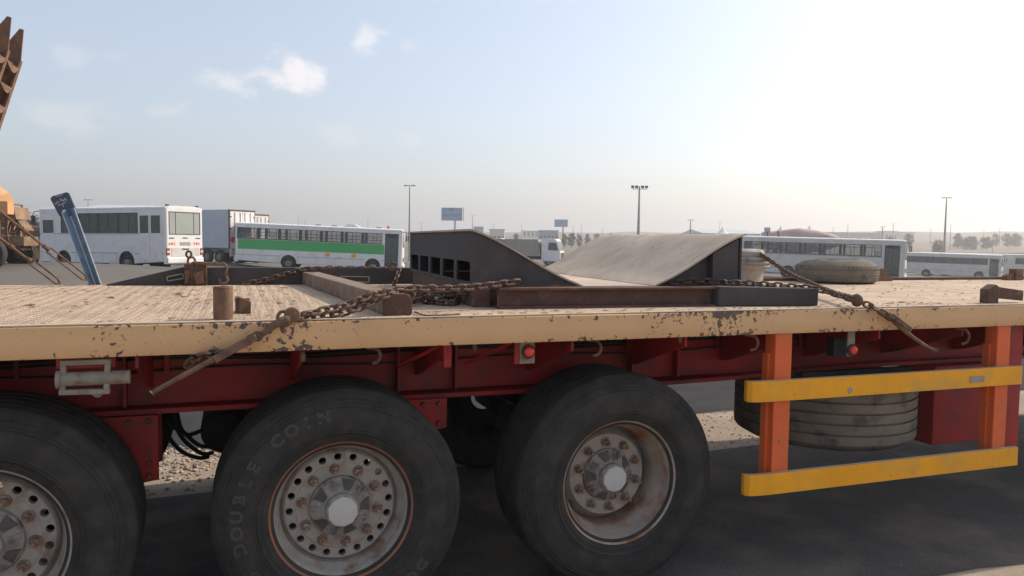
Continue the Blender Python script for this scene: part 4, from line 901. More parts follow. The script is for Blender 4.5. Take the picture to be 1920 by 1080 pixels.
def place(px, py, D, az, L, W, corner):
    # world location of a vehicle's centre from a ground corner (fx, fy in -1..1)
    p = atF(px, py, D); c, s = math.cos(math.pi/2-az), math.sin(math.pi/2-az)
    lx, ly = corner[0]*L/2, corner[1]*W/2
    x, y = p.x-(c*lx-s*ly), p.y-(s*lx+c*ly)
    dx, dy = math.sin(az)*L*.3, math.cos(az)*L*.3
    za, zb = terr(x+dx, y+dy), terr(x-dx, y-dy)
    return (x, y, (za+zb)/2+.004), math.pi/2-az, -math.atan2(za-zb, L*.6)
def bus(label, loc, rz, tilt, L, W, H, zb, zt, wins, axles, doors, glassm, paint, stripe=None, rw=.48, group='buses parked in the lot', style='plain', facing=-1):
    B = thing('bus', label, 'bus', loc, rz, group, tilt)
    zs = .42; zr = H-.16
    for s in (-1, 1):
        y0, y1 = (W/2-.05, W/2) if s > 0 else (-W/2, -W/2+.05)
        Lc = L-.24
        dd = [d for d in doors if d[2] == s]
        lo = arch_panel(Lc, axles, zs, zb, rw+.07)
        # cut the lower panel at door openings by splitting it
        x_cut = min([d[0] for d in dd], default=None) if dd and dd[0][3] == 'open' else None
        if x_cut is not None:
            poly = [p for p in lo if p[0] <= x_cut]; poly += [(x_cut, zs), (x_cut, zb)]; poly.sort(key=lambda p: 0) 
            b = MB(); b.prism(poly, y0, y1); x2 = dd[0][1]
            b.box((x2, y0, zs), (Lc/2, y1, zb))
        else: b = MB(); b.prism(lo, y0, y1)
        b.build('side_panel', paint, B, world=False, smooth=None)
        b = MB(); b.box((-Lc/2, y0, zt), (Lc/2, y1, zr)); b.build('cant_rail', paint, B, world=False, smooth=None)
        xs = sorted(wins); edges = [-Lc/2]+[e for w_ in xs for e in w_]+[Lc/2]
        for i in range(0, len(edges), 2):
            a_, c__ = edges[i], edges[i+1]
            if x_cut is not None and c__ > x_cut:
                if a_ < x_cut: b = MB(); b.box((a_, y0, zb), (x_cut, y1, zt)); b.build('window_pillar', paint, B, world=False, smooth=None)
                b = MB(); b.box((dd[0][1], y0, zb), (c__, y1, zt)); b.build('window_pillar', paint, B, world=False, smooth=None); continue
            if c__-a_ > .01: b = MB(); b.box((a_, y0+.004*(s < 0), zb), (c__, y1-.004*(s > 0), zt)); b.build('window_pillar', TRIM if (c__-a_) < .22 else paint, B, world=False, smooth=None)
        for (a_, c__) in xs:
            b = MB(); yc = s*(W/2-.012)
            t = .035
            b.box((a_, yc-.016, zb), (c__, yc+.016, zb+t)); b.box((a_, yc-.016, zt-t), (c__, yc+.016, zt)); b.box((a_, yc-.016, zb+t), (a_+t, yc+.016, zt-t)); b.box((c__-t, yc-.016, zb+t), (c__, yc+.016, zt-t))
            xm = (a_+c__)/2; b.box((xm-.018, yc-.014, zb+t), (xm+.018, yc+.014, zt-t))
            if style == 'green':
                for zz in (.33, .62): b.box((a_+t, yc-.008, zb+(zt-zb)*zz-.012), (xm-.018, yc+.008, zb+(zt-zb)*zz+.012)); b.box((xm+.018, yc-.008, zb+(zt-zb)*zz-.012), (c__-t, yc+.008, zb+(zt-zb)*zz+.012))
            elif style == 'white': b.box((a_+t, yc-.01, zb+(zt-zb)*.74-.014), (c__-t, yc+.01, zb+(zt-zb)*.74+.014))
            f_ = b.build('window', TRIM, B, world=False, smooth=None)
            b = MB(); b.box((a_+t, yc-.004, zb+t), (c__-t, yc+.004, zt-t)); b.build('pane', glassm, f_, world=False, smooth=None)
        if stripe:
            b = MB(); x_r = x_cut if x_cut is not None else Lc/2
            b.box((-Lc/2+.1, s*(W/2+.004)-.003, stripe[0]), (x_r-.04, s*(W/2+.004)+.003, stripe[1])); b.build('colour_stripe', stripe[2], B, world=False, smooth=None)
        for (a_, c__, sd_, kind, z0, z1) in doors:
            if sd_ != s: continue
            yc = s*(W/2-.01 if kind != 'open' else W/2-.08); b = MB(); t = .05; off = s*.02 if kind != 'open' else 0
            b.box((a_, yc+off-.012, z0), (a_+t, yc+off+.012, z1)); b.box((c__-t, yc+off-.012, z0), (c__, yc+off+.012, z1)); b.box((a_+t, yc+off-.012, z1-t), (c__-t, yc+off+.012, z1)); b.box((a_+t, yc+off-.012, z0), (c__-t, yc+off+.012, z0+t if kind == 'open' else zb))
            d_ = b.build('door', TEAL if kind == 'open' else paint, B, world=False, smooth=None)
            if kind == 'open':
                b = MB(); b.box(((a_+c__)/2-.03, yc-.014, z0+t), ((a_+c__)/2+.03, yc+.014, z1-t)); b.box((a_+t, yc-.01, z0+(z1-z0)*.36), (c__-t, yc+.01, z0+(z1-z0)*.40)); b.build('door_bar', TEAL, d_, world=False, smooth=None)
            b = MB(); b.box((a_+t, yc+off-.005, max(z0+t, zb) if kind != 'open' else z0+t), (c__-t, yc+off+.005, z1-t)); b.build('pane', GL_D, d_, world=False, smooth=None)
        b = MB(); x_r = (x_cut if x_cut is not None else Lc/2)-.03
        b.box((-Lc/2+.02, s*(W/2+.006)-.006, zb-.05), (x_r, s*(W/2+.006)+.006, zb-.022)); b.build('waist_moulding', SEAM, B, world=False, smooth=None)
        b = MB(); prev = -Lc/2+.02
        for xw in sorted(axles)+[99]:
            e_ = min(xw-rw-.1, x_r)
            if e_ > prev: b.box((prev, s*(W/2+.006)-.006, .92), (e_, s*(W/2+.006)+.006, .95))
            prev = xw+rw+.1
        b.build('rub_rail', SEAM, B, world=False, smooth=None)
        for k_ in range(9):
            xq = -L/2+.5+k_*(L-1.4)/8
            if any(abs(xq-xw) < rw+.15 for xw in axles) or xq > x_r-.1: continue
            b = MB(); b.box((xq-.008, s*(W/2+.0035)-.003, .46), (xq+.008, s*(W/2+.0035)+.003, .90)); b.build('panel_seam', SEAM, B, world=False, smooth=None)
        for xw in axles:
            wheel_simple(B, xw, s*(W/2-.2), rw, s)
            b = MB(); b.lathe([(rw+.06, -.25), (rw+.065, .25)], 'y', 24, (xw, s*(W/2-.31), rw+.02)); b.build('wheel_arch', DARK, B, world=False)
        for xc in (-L/2+.6, -L*.22, L*.12, L*.3):
            b = MB(); b.box((xc-.05, s*(W/2+.006)-.008, .98), (xc+.05, s*(W/2+.006)+.008, 1.04)); b.build('side_marker', LAMPAMB if stripe else TRIM, B, world=False, smooth=None)
    # roof
    pf = [(-W/2, zr-.02), (-W/2, zr+.02)]+[(-W/2*math.cos(math.pi*k/12)*(1-.0), zr+.02+(H-zr-.02)*math.sin(math.pi*k/12)**.6) for k in range(1, 12)]+[(W/2, zr+.02), (W/2, zr-.02)]
    b = MB(); b.prism(pf, -L/2+.03, L/2-.10, 'yz'); b.build('roof', paint, B, world=False, smooth=40)
    b = MB(); b.box((-L/2+.1, -W/2+.06, .62), (L/2-.15, W/2-.06, .72)); b.build('floor', DARK, B, world=False, smooth=None)
    b = MB(); b.box((-L/2+.3, -W/2+.25, .40), (L/2-.3, W/2-.25, .60)); b.build('underbody', DARK, B, world=False, smooth=None)
    x = -L/2+.9
    while x < L/2-1.8:
        for yy in (-W/4-.12, W/4+.12):
            b = MB(); b.box((x, yy-.42, .95), (x+.42, yy+.42, 1.1)); b.box((x, yy-.42, 1.1), (x+.09, yy+.42, 1.72)); b.build('seat', SEAT, B, world=False, smooth=None)
        x += .95
    # corners
    for sx in (-1, 1):
        for s in (-1, 1):
            b = MB(); xx = sx*(L/2-.12); b.lathe([(.001, zs), (.12, zs), (.12, zr+.02), (.001, zr+.02)], 'z', 20, (xx, s*(W/2-.12), 0)); b.build('corner_post', paint, B, world=False)
    # rear face
    wz0, wz1 = zb-.06, zt+.06; hw = W/2-.12; xr = -L/2; wy = hw-.08
    b = MB(); b.box((xr, -hw, zs), (xr+.05, hw, wz0)); b.box((xr, -hw, wz1), (xr+.05, hw, zr+.08)); b.box((xr, -hw, wz0), (xr+.05, -wy, wz1)); b.box((xr, wy, wz0), (xr+.05, hw, wz1)); rp_ = b.build('rear_panel', paint, B, world=False, smooth=None)
    b = MB(); t = .04
    b.box((xr-.012, -wy, wz0), (xr+.03, wy, wz0+t)); b.box((xr-.012, -wy, wz1-t), (xr+.03, wy, wz1)); b.box((xr-.012, -wy, wz0+t), (xr+.03, -wy+t, wz1-t)); b.box((xr-.012, wy-t, wz0+t), (xr+.03, wy, wz1-t))
    for yy in (-wy*.58, wy*.58): b.box((xr-.008, yy-.012, wz0+t), (xr+.02, yy+.012, wz1-t))
    rw_ = b.build('rear_window', TRIM, B, world=False, smooth=None); b = MB(); b.box((xr+.004, -wy+t, wz0+t), (xr+.012, wy-t, wz1-t)); b.build('pane', GL_C, rw_, world=False, smooth=None)
    for s in (-1, 1):
        b = MB(); b.box((xr-.02, s*(W/2-.13)-.10, .86), (xr+.06, s*(W/2-.13)+.10, 1.22)); tl = b.build('tail_lamp', LAMPDK, B, world=False, smooth=None, bevel=.01)
        b = MB(); b.box((xr-.026, s*(W/2-.13)-.09, .98), (xr-.02, s*(W/2-.13)+.09, 1.09)); b.build('indicator_lens', WHITE2, tl, world=False, smooth=None)
    b = MB(); b.box((xr-.07, -W/2+.05, .46), (xr-.003, W/2-.05, .74)); b.build('rear_bumper', paint, B, world=False, smooth=None, bevel=.03)
    if style == 'midi':
        b = MB(); b.box((xr-.016, -hw*.82, .80), (xr-.003, hw*.82, 1.24)); ep = b.build('engine_cover', WHITE2, B, world=False, smooth=None, bevel=.008)
        b = MB(); b.box((xr-.022, -.22, 1.12), (xr-.017, .22, 1.20)); b.build('handle_recess', TRIM, ep, world=False, smooth=None)
        b = MB(); b.box((xr-.012, -.34, 1.36), (xr-.003, .34, 1.52)); b.build('number_plate', GREYMET, B, world=False, smooth=None)
        for s in (-1, 1):
            for k in range(3):
                yc = s*(.62+k*.16); b = MB(); pts_ = [(yc, 1.37), (yc+.09, 1.37), (yc+.09+s*.05, 1.44), (yc+.09, 1.51), (yc, 1.51), (yc+s*.05, 1.44)]; b.prism(pts_, xr-.010, xr-.003, 'yz'); b.build('chevron', LAMPAMB if k != 1 else LAMPRED, B, world=False, smooth=None)
            b = MB(); b.box((xr-.02, s*.86-.15, 1.70), (xr-.003, s*.86+.15, 1.75)); b.build('grab_handle', TRIM, B, world=False, smooth=None)
            b = MB(); b.box((xr+.08, s*(W/2-.25)-.06, H-.03), (xr+.22, s*(W/2-.25)+.06, H+.05)); b.build('roof_marker', TRIM, B, world=False, smooth=None)
        b = MB(); b.box((xr-.018, -.16, 1.71), (xr-.003, .16, 1.76)); b.build('latch', TRIM, B, world=False, smooth=None)
    # front face: lower panel, raked windscreen, header
    xf = L/2; zw = zb-.18
    b = MB(); b.prism([(xf-.09, zs), (xf, zs+.06), (xf+.03, zs+.5), (xf, zw), (xf-.09, zw)], -hw, hw); b.build('front_panel', paint, B, world=False, smooth=None)
    b = MB(); b.prism([(xf-.12, zt-.02), (xf-.10, zt-.02), (xf-.16, zr+.06), (xf-.25, zr+.06)], -hw, hw); b.build('front_header', paint, B, world=False, smooth=None)
    b = MB(); b.prism([(xf-.03, zw), (xf, zw), (xf-.09, zt-.02), (xf-.12, zt-.02)], -hw+.02, hw-.02); b.build('windscreen', GL_D, B, world=False, smooth=None)
    b = MB(); b.prism([(xf-.035, zw), (xf+.012, zw), (xf-.075, zt-.02), (xf-.115, zt-.02)], -.03, .03); b.build('windscreen_pillar', TRIM, B, world=False, smooth=None)
    b = MB(); b.box((xf+.004, -hw*.5, zs+.45), (xf+.05, hw*.5, zs+.72)); b.build('grille', TRIM, B, world=False, smooth=None)
    b = MB(); b.box((xf-.02, -W/2+.05, zs-.02), (xf+.08, W/2-.05, zs+.20)); b.build('front_bumper', paint, B, world=False, smooth=None, bevel=.03)
    for s in (-1, 1):
        b = MB(); b.box((xf+.0, s*(hw-.2)-.12, zs+.42), (xf+.05, s*(hw-.2)+.12, zs+.62)); b.build('headlamp', WHITE2 if s > 0 else LAMPAMB, B, world=False, smooth=None)
        b = MB(); b.tube(smoothpath([(xf-.1, s*W/2*.98, zr-.05), (xf+.22, s*(W/2+.08), zr-.1), (xf+.3, s*(W/2+.1), zr-.3)], 4), .02, 6); b.box((xf+.24, s*(W/2+.1)-.1, zr-.75), (xf+.32, s*(W/2+.1)+.1, zr-.3)); b.build('mirror', TRIM, B, world=False, smooth=None)
    return B
def even(x0, x1, n, gap): 
    w_ = (x1-x0+gap)/n; return [(x0+i*w_, x0+(i+1)*w_-gap) for i in range(n)]
# left midi bus, rear three-quarter view
L_, W_, H_ = 9.3, 2.45, 3.36; az_ = R(-47)
loc, rz, tl = place(312, 493, 38.6, az_, L_, W_, (-1, 1))
LB = bus('white midi bus seen from behind with curtained rear window and red yellow chevrons', loc, rz, tl, L_, W_, H_, 1.96, 3.0, even(-2.75, 2.9, 4, .07), (-1.9, 2.75), [(-4.35, -3.62, 1, 'shut', .62, 2.90), (-3.55, -2.85, 1, 'shut', .62, 2.90), (3.4, 4.35, 1, 'shut', .9, 2.72)], GL_D, WHITE, style='midi', rw=.50)
b = MB(); b.prism([(L_/2-.12, .5), (L_/2+.12, .6), (L_/2+.14, 1.6), (L_/2-.1, 2.5), (L_/2-.5, 3.05), (L_/2-.9, 3.27), (L_/2-.9, 3.1), (L_/2-.12, 2.0)], -1.1, 1.1); b.build('nose', WHITE, LB, world=False, smooth=30)
# green striped bus
L_, W_, H_ = 12.1, 2.5, 3.30; az_ = R(105)
loc, rz, tl = place(753, 512, 57.4, az_, L_, W_, (1, -1))
bus('white bus with broad green band and open window bars along its side', loc, rz, tl, L_, W_, H_, 2.10, 2.92, even(-5.8, 4.55, 7, .14), (-2.2, 3.9), [(4.75, 5.75, -1, 'open', .45, 2.66)], GL_T, WHITE, (1.36, 2.08, GREEN), style='green', rw=.50)
GB = [o for o in bpy.data.objects if o.name.startswith('bus') and 'green' in o.get('label', '')][0]
for xq in (.6, 2.5):
    b = MB(); b.box((xq-.16, -W_/2-.008, 1.04), (xq+.16, -W_/2-.002, 1.30)); b.build('yellow_sticker', YELLOW, GB, world=False, smooth=None)
b = MB(); b.prism([(1.6, 3.26), (2.9, 3.26), (2.4, 3.5), (1.9, 3.5)], -.6, .6); b.build('roof_hatch', WHITE, GB, world=False, smooth=None)
for xq in (-.3, .9, 4.2): b = MB(); b.box((xq-.2, -.25, 3.27), (xq+.2, .25, 3.38)); b.build('roof_vent', GREYMET, GB, world=False, smooth=None)
b = MB(); b.lathe([(.09, 3.25), (.09, 3.45), (.05, 3.5), (.001, 3.5)], 'z', 12, (4.9, -.4, 0)); b.build('beacon', LAMPRED, GB, world=False)
# white bus behind the loose tyre
L_, W_, H_ = 12.2, 2.5, 3.32; az_ = R(139.5)
loc, rz, tl = place(1694, 533, 57.6, az_, L_, W_, (1, -1))
bus('white bus with long row of windows standing behind the loose tyre', loc, rz, tl, L_, W_, H_, 1.98, 2.88, even(-5.7, 4.5, 7, .12), (-2.2, 3.6), [(4.7, 5.75, -1, 'open', .42, 2.66)], GL_T, WHITE2, style='white', rw=.50)
L_, W_, H_ = 11.6, 2.5, 3.2; az_ = R(147)
loc, rz, tl = place(1876, 525, 97, az_, L_, W_, (1, -1))
bus('farther white bus at right, its dark roof hatch open', loc, rz, tl, L_, W_, H_, 1.88, 2.68, even(-5.4, 4.3, 6, .14), (-2.6, 3.4), [(4.5, 5.5, -1, 'open', .42, 2.35)], GL_D, WHITE2, style='plain', rw=.50)
loc, rz, tl = place(1902, 521, 103, R(150), L_, W_, (1, -1))
bus('white bus half hidden behind the farther bus, only its front showing', loc, rz, tl, L_, W_, H_, 1.88, 2.68, even(-5.4, 4.3, 6, .14), (-2.6, 3.4), [], GL_D, WHITE2, style='plain')
loc, rz, tl = place(1990, 520, 100, R(147), L_, W_, (1, -1))
bus('white bus cut off by the right edge of the picture', loc, rz, tl, L_, W_, H_, 1.88, 2.68, even(-5.4, 4.3, 6, .14), (-2.6, 3.4), [], GL_D, WHITE2, style='plain')

# white box trailers behind the buses
def box_trailer(label, px, py, D, az, L, W, H):
    loc, rz, tl = place(px, py, D, az, L, W, (-1, 1)); B = thing('box_trailer', label, 'trailer', loc, rz, 'white box trailers'); xr = -L/2; z0 = 1.15
    b = MB(); b.box((xr+.05, -W/2, z0), (L/2, W/2, H)); b.build('cargo_box', GREYBOX, B, world=False, smooth=None, bevel=.03)  # white box coloured grey-blue, the shade on its side put into the paint
    b = MB(); b.box((xr, -W/2, H-.12), (xr+.10, W/2, H+.004)); b.box((xr, -W/2-.003, z0-.02), (xr+.1, -W/2+.09, H-.12)); b.box((xr, W/2-.09, z0-.02), (xr+.1, W/2+.003, H-.12)); b.build('rear_frame', RUSTD, B, world=False, smooth=None)
    for s in (-1, 1):
        b = MB(); b.box((xr-.02, min(s*.02, s*(W/2-.10)), z0), (xr+.03, max(s*.02, s*(W/2-.10)), H-.13)); d_ = b.build('rear_door', WHITE, B, world=False, smooth=None)
        for yy in (.22, .75): b = MB(); b.tube([(xr-.05, s*yy, z0+.05), (xr-.05, s*yy, H-.2)], .022, 6); b.build('lock_bar', GREYMET, d_, world=False)
        for zz in (.2, .5, .8): b = MB(); b.box((xr-.05, s*(W/2-.12)-.08, z0+(H-z0)*zz), (xr-.021, s*(W/2-.12)+.08, z0+(H-z0)*zz+.08)); b.build('hinge', RUSTD, d_, world=False, smooth=None)
        b = MB(); b.box((xr-.04, s*.95-.15, 1.55), (xr-.021, s*.95+.15, 2.0)); b.build('tail_lamp', LAMPRED, d_, world=False, smooth=None, bevel=.05)
    b = MB(); b.box((xr+.1, -.5, .8), (L/2, .5, 1.14)); b.box((xr, -W/2+.1, .55), (xr+.1, W/2-.1, .75)); b.box((xr+.02, -W/2+.1, .75), (xr+.09, -W/2+.25, 1.14)); b.box((xr+.02, W/2-.25, .75), (xr+.09, W/2-.1, 1.14)); b.build('chassis', WHITE2, B, world=False, smooth=None)
    b = MB(); b.prism([(xr+3.2, z0), (L/2-1, z0), (L/2-1.6, .55), (xr+3.8, .55)], W/2-.1, W/2-.02); b.build('side_skirt', TEAL, B, world=False, smooth=None)
    for x in (xr+1.2, xr+2.5):
        for s in (-1, 1): wheel_simple(B, x, s*(W/2-.2), .5, s)
    return B
box_trailer('white box trailer with shaded grey side and rusty door frame beside left bus', 430.5, 492, 57, R(-42), 9, 2.5, 4.0)
box_trailer('second white box trailer, just its upper rear doors above the green bus', 466, 490, 62, R(-48), 9, 2.5, 4.02)

# tipper truck
def tipper(label, px, py, D, az):
    L, W = 8.4, 2.5; loc, rz, tl = place(px, py, D, az, L, W, (1, -1)); B = thing('tipper_truck', label, 'truck', loc, rz)
    xf = L/2; b = MB(); b.prism([(xf-2.1, .55), (xf-.05, .5), (xf, .9), (xf-.02, 1.75), (xf-.35, 2.75), (xf-.6, 2.98), (xf-2.0, 3.0), (xf-2.1, 2.9)], -W/2, W/2); b.build('cab', WHITE, B, world=False, smooth=None, bevel=.05)
    for s in (-1, 1):
        b = MB(); b.prism([(xf-1.35, 1.75), (xf-.25, 1.72), (xf-.45, 2.55), (xf-1.3, 2.6)], s*(W/2+.012)-.008, s*(W/2+.012)+.008); b.build('side_window', GL_D, B, world=False, smooth=None)
        for x, r_ in ((xf-1.25, .52), (-L/2+1.1, .52), (-L/2+2.4, .52)): wheel_simple(B, x, s*(W/2-.17), r_, s)
        b = MB(); b.lathe([(.6, -.2), (.62, .2)], 'y', 24, (xf-1.25, s*(W/2-.19), .56)); b.build('wheel_arch', DARK, B, world=False)
    b = MB(); b.prism([(xf-.0, 1.72), (xf+.012, 1.74), (xf-.32, 2.72), (xf-.35, 2.72)], -W/2+.12, W/2-.12); b.build('windscreen', GL_D, B, world=False, smooth=None)
    b = MB(); b.box((xf-.02, -.9, .75), (xf+.05, .9, 1.45)); b.build('grille', TRIM, B, world=False, smooth=None)
    b = MB(); b.box((-L/2, -.45, .7), (xf-1.9, .45, 1.05)); b.build('chassis', DARK, B, world=False, smooth=None)
    b = MB(); b.prism([(-L/2, 1.1), (xf-2.2, 1.1), (xf-2.5, 2.9), (-L/2-.3, 2.9)], -W/2, W/2); b.build('dump_body', GREYMET, B, world=False, smooth=None)
    for x in (-L/2+.6, -L/2+1.9, -L/2+3.2, xf-2.65):
        for s in (-1, 1): b = MB(); b.box((x, s*(W/2+.05)-.05, 1.12), (x+.12, s*(W/2+.05)+.05, 2.88)); b.build('body_rib', GREYMET, B, world=False, smooth=None)
    b = MB(); b.box((xf-2.19, -.8, 1.1), (xf-2.11, .8, 2.8)); b.build('headboard', GREYMET, B, world=False, smooth=None)
tipper('white tipper truck with grey dump body in the gap between the ramps', 1050, 499, 84, R(124))
def van(label, px, py, D, az):
    L, W = 6.0, 2.2; loc, rz, tl = place(px, py, D, az, L, W, (1, -1)); B = thing('box_van', label, 'van', loc, rz)
    b = MB(); b.prism([(L/2-1.7, .5), (L/2-.05, .45), (L/2, 1.0), (L/2-.3, 1.3), (L/2-.7, 2.2), (L/2-1.7, 2.25)], -W/2, W/2); b.build('cab', WHITE, B, world=False, smooth=None, bevel=.05)
    b = MB(); b.box((-L/2, -W/2, .8), (L/2-1.75, W/2, 3.0)); b.build('cargo_box', WHITE, B, world=False, smooth=None, bevel=.03)
    for x in (-L/2+1.2, L/2-1.0):
        for s in (-1, 1): wheel_simple(B, x, s*(W/2-.14), .4, s, .22)
van('small white box van half hidden behind the left ramp', 966, 490, 95, R(120))

# mixer trucks
def mixer(label, loc, rz, drum, frame, s=1., hopper=True):
    B = thing('mixer_truck', label, 'truck', loc, rz); B.scale = (s, s, s)
    b = MB(); b.T = Matrix.Translation((0, 0, 2.35)) @ Matrix.Rotation(R(-9), 4, 'Y')
    b.lathe([(.01, -2.5), (.5, -2.48), (.62, -2.3), (.95, -1.6), (1.17, -.8), (1.2, .1), (1.12, .7), (.85, 1.3), (.55, 1.6), (.01, 1.65)], 'x', 40); dr = b.build('drum', drum, B, world=False, smooth=40)
    for x in (-1.2, .55): b = MB(); b.T = Matrix.Translation((0, 0, 2.35)) @ Matrix.Rotation(R(-9), 4, 'Y'); r_ = 1.10 if x < 0 else 1.17; b.lathe([(r_-.03, x-.08), (r_+.035, x-.06), (r_+.035, x+.06), (r_-.03, x+.08)], 'x', 40); b.build('drum_band', RUSTD, dr, world=False)
    b = MB(); b.box((-3.2, -.5, .75), (3.6, .5, 1.05)); b.box((-2.3, -.9, 1.05), (-2.0, .9, 1.6)); b.box((1.3, -.8, 1.05), (1.7, .8, 1.9)); b.build('chassis', frame, B, world=False, smooth=None)
    b = MB(); b.prism([(-2.5, 3.3), (-2.2, 3.75), (-3.1, 3.9), (-3.3, 3.3)] if hopper else [(-2.5, 1.6), (-2.3, 2.0), (-2.9, 2.0), (-3.0, 1.6)], -.5, .5); b.box((-2.9, -.06, 1.0), (-2.8, .06, 3.3 if hopper else 1.6)); b.build('hopper', frame, B, world=False, smooth=None)
    b = MB(); b.beam((-2.9, 0, 2.2) if hopper else (-2.75, 0, 1.75), (-4.0, .3, 1.3) if hopper else (-3.25, .25, 1.2), .5 if hopper else .32, .12); b.build('chute', frame, B, world=False, smooth=None)
    zl = 3.2 if hopper else 2.1; b = MB(); b.tube([(-2.6, .75, 1.05), (-2.6, .75, zl), (-2.6, -.75, zl), (-2.6, -.75, 1.05)], .035, 6)
    for z in ((1.3, 1.6, 1.9, 2.2, 2.5, 2.8) if hopper else (1.3, 1.6, 1.9)): b.tube([(-2.66, .75, z), (-2.66, .45, z)], .02, 6)
    b.build('ladder', frame, B, world=False)
    b = MB(); b.box((-2.95, .55, 1.75), (-2.7, .95, 2.15)); b.build('control_box', MIXO, B, world=False, smooth=None)
    for k in range(5): b = MB(); b.tube(smoothpath([(-2.3-.1*k, -.8+.35*k, 1.1), (-2.7, -.7+.3*k, 1.3+.08*k), (-3.0+.05*k, -.6+.3*k, .9), (-3.1, -.5+.2*k, .6)], 4), .03, 6); b.build('hydraulic_pipe', RUSTD, B, world=False)
    b = MB(); b.prism([(2.2, .6), (3.9, .55), (3.95, 1.7), (3.7, 2.7), (2.2, 2.75)], -1.2, 1.2); b.build('cab', frame, B, world=False, smooth=None, bevel=.06)
    for s_ in (-1, 1):
        b = MB(); b.box((2.5, s_*1.212-.006, 1.75), (3.5, s_*1.212+.006, 2.5)); b.build('side_window', GL_D, B, world=False, smooth=None)
        for x in (-2.4, -1.1, 2.9): wheel_simple(B, x, s_*1.0, .5, s_)
    return B
p = atF(-140, 490, 27); mixer('faded orange concrete mixer truck cut off by the left picture edge', (p.x, p.y, terr(p.x, p.y)), R(168), MIXO, BROWNV, 1.08, False)
p = atF(1497, 500, 76); B = thing('tank_trailer', 'dusty pink tapered tank rising above the roof of white bus', 'trailer', (p.x, p.y, terr(p.x, p.y)), R(-36))
ztp = atF(1497, 428, 76).z-B.location.z; rt = 1.25; zc = ztp-rt
b = MB(); b.lathe([(.01, -3.6), (.75, -3.58), (.86, -3.4), (.98, -2.2), (1.0, -1.9), (1.12, -1.2), (rt, -.1), (rt-.02, .2), (1.05, 1.6), (.72, 2.9), (.45, 3.6), (.01, 3.65)], 'x', 40, (0, 0, zc)); tk = b.build('tank', MIXP, B, world=False, smooth=25)
for x, r_ in ((-2.0, 1.0), (-3.0, .91)): b = MB(); b.lathe([(r_-.03, x-.06), (r_+.03, x-.05), (r_+.03, x+.05), (r_-.03, x+.06)], 'x', 40, (0, 0, zc)); b.build('tank_strap', TEAL, tk, world=False)
b = MB(); b.box((-3.3, -.35, zc+.75), (-2.75, .35, zc+1.3)); b.build('manhole_box', GREYBOX, tk, world=False, smooth=None)
b = MB(); b.box((-3.8, -.5, .8), (3.8, .5, 1.1)); b.box((-2.4, -.7, 1.1), (-2.0, .7, zc-.7)); b.box((1.8, -.7, 1.1), (2.2, .7, zc-.6)); b.build('chassis', DARK, B, world=False, smooth=None)
for x in (-2.6, -1.3, 2.6):
    for s_ in (-1, 1): wheel_simple(B, x, s_*1.0, .5, s_)
# brown worn truck and parts next to the mixer
p = atF(50, 492, 44); B = thing('flat_truck', 'old brown truck with yellow bumper parked between mixer and left bus', 'truck', (p.x, p.y, terr(p.x, p.y)), R(-72))
b = MB(); b.prism([(-1.1, .7), (1.1, .7), (1.1, 1.5), (.9, 2.35), (-.9, 2.35), (-1.1, 1.5)], -1.0, 1.0, 'yz'); b.build('cab', BROWNV, B, world=False, smooth=None, bevel=.06)
b = MB(); b.box((-6, -1.15, 1.0), (-1.05, 1.15, 1.25)); b.build('flat_body', BROWNV, B, world=False, smooth=None)
b = MB(); b.box((1.0, -1.1, 1.3), (1.04, 1.1, 2.1)); b.build('windscreen', GL_D, B, world=False, smooth=None)
b = MB(); b.box((1.0, -1.2, .5), (1.2, 1.2, .85)); b.build('bumper', YELLOW, B, world=False, smooth=None, bevel=.03)
for x in (-4.6, .2):
    for s in (-1, 1): wheel_simple(B, x, s*.95, .48, s)

# ================================================================== masts, billboards, trees, buildings
def mast(label, px, pyt, D, kind, r_=.14, group='light masts over the lot'):
    p = atF(px, pyt, D); zg = terr(p.x, p.y); h = p.z-zg
    B = thing('light_mast', label, 'light mast', (p.x, p.y, zg), -YAW, group)
    b = MB(); b.lathe([(r_*1.25, 0), (r_*1.2, h*.3), (r_*.8, h*.75), (r_*.55, h)], 'z', 12, cap=True); b.build('pole', POLE, B, world=False)
    if kind == 'flood':
        b = MB(); b.box((-1.15, -.06, h-.5), (1.15, .06, h-.4)); b.build('cross_arm', POLE, B, world=False, smooth=None)
        for x in (-1.05, -.45, .45, 1.05): b = MB(); b.T = Matrix.Translation((x, -.15, h-.12)) @ Matrix.Rotation(R(-35), 4, 'X'); b.box((-.22, -.10, -.18), (.22, .10, .18)); b.build('floodlight', TRIM, B, world=False, smooth=None)
    elif kind == 'tee':
        b = MB(); b.box((-.7, -.05, h-.08), (.7, .05, h)); b.build('cross_arm', POLE, B, world=False, smooth=None)
        for x in (-.62, .62): b = MB(); b.box((x-.25, -.12, h-.16), (x+.25, .12, h-.03)); b.build('lamp_head', TRIM, B, world=False, smooth=None)
    else:
        b = MB(); b.tube([(0, 0, h), (.5, 0, h+.25), (1.2, 0, h+.3)], .05, 6); b.tube([(0, 0, h), (-.5, 0, h+.25), (-1.2, 0, h+.3)], .05, 6); b.build('lamp_arm', POLE, B, world=False)
    return B
mast('tall slim light mast rising above the front of green bus', 768, 347, 118, 'tee', .13)
mast('tall floodlight mast with four heads behind the right ramp', 1199, 349, 118, 'flood', .20)
mast('tall bare mast near the right edge above the farther bus', 1775, 370, 135, 'tee', .17)
mast('short mast with cross arm just right of floodlight mast', 1295, 412, 210, 'tee', .22)
mast('tiny lamp mast showing above the roof of left bus', 165, 374, 170, 'tee', .12)
mast('small mast behind front of the white bus', 1655, 425, 260, 'tee', .25)
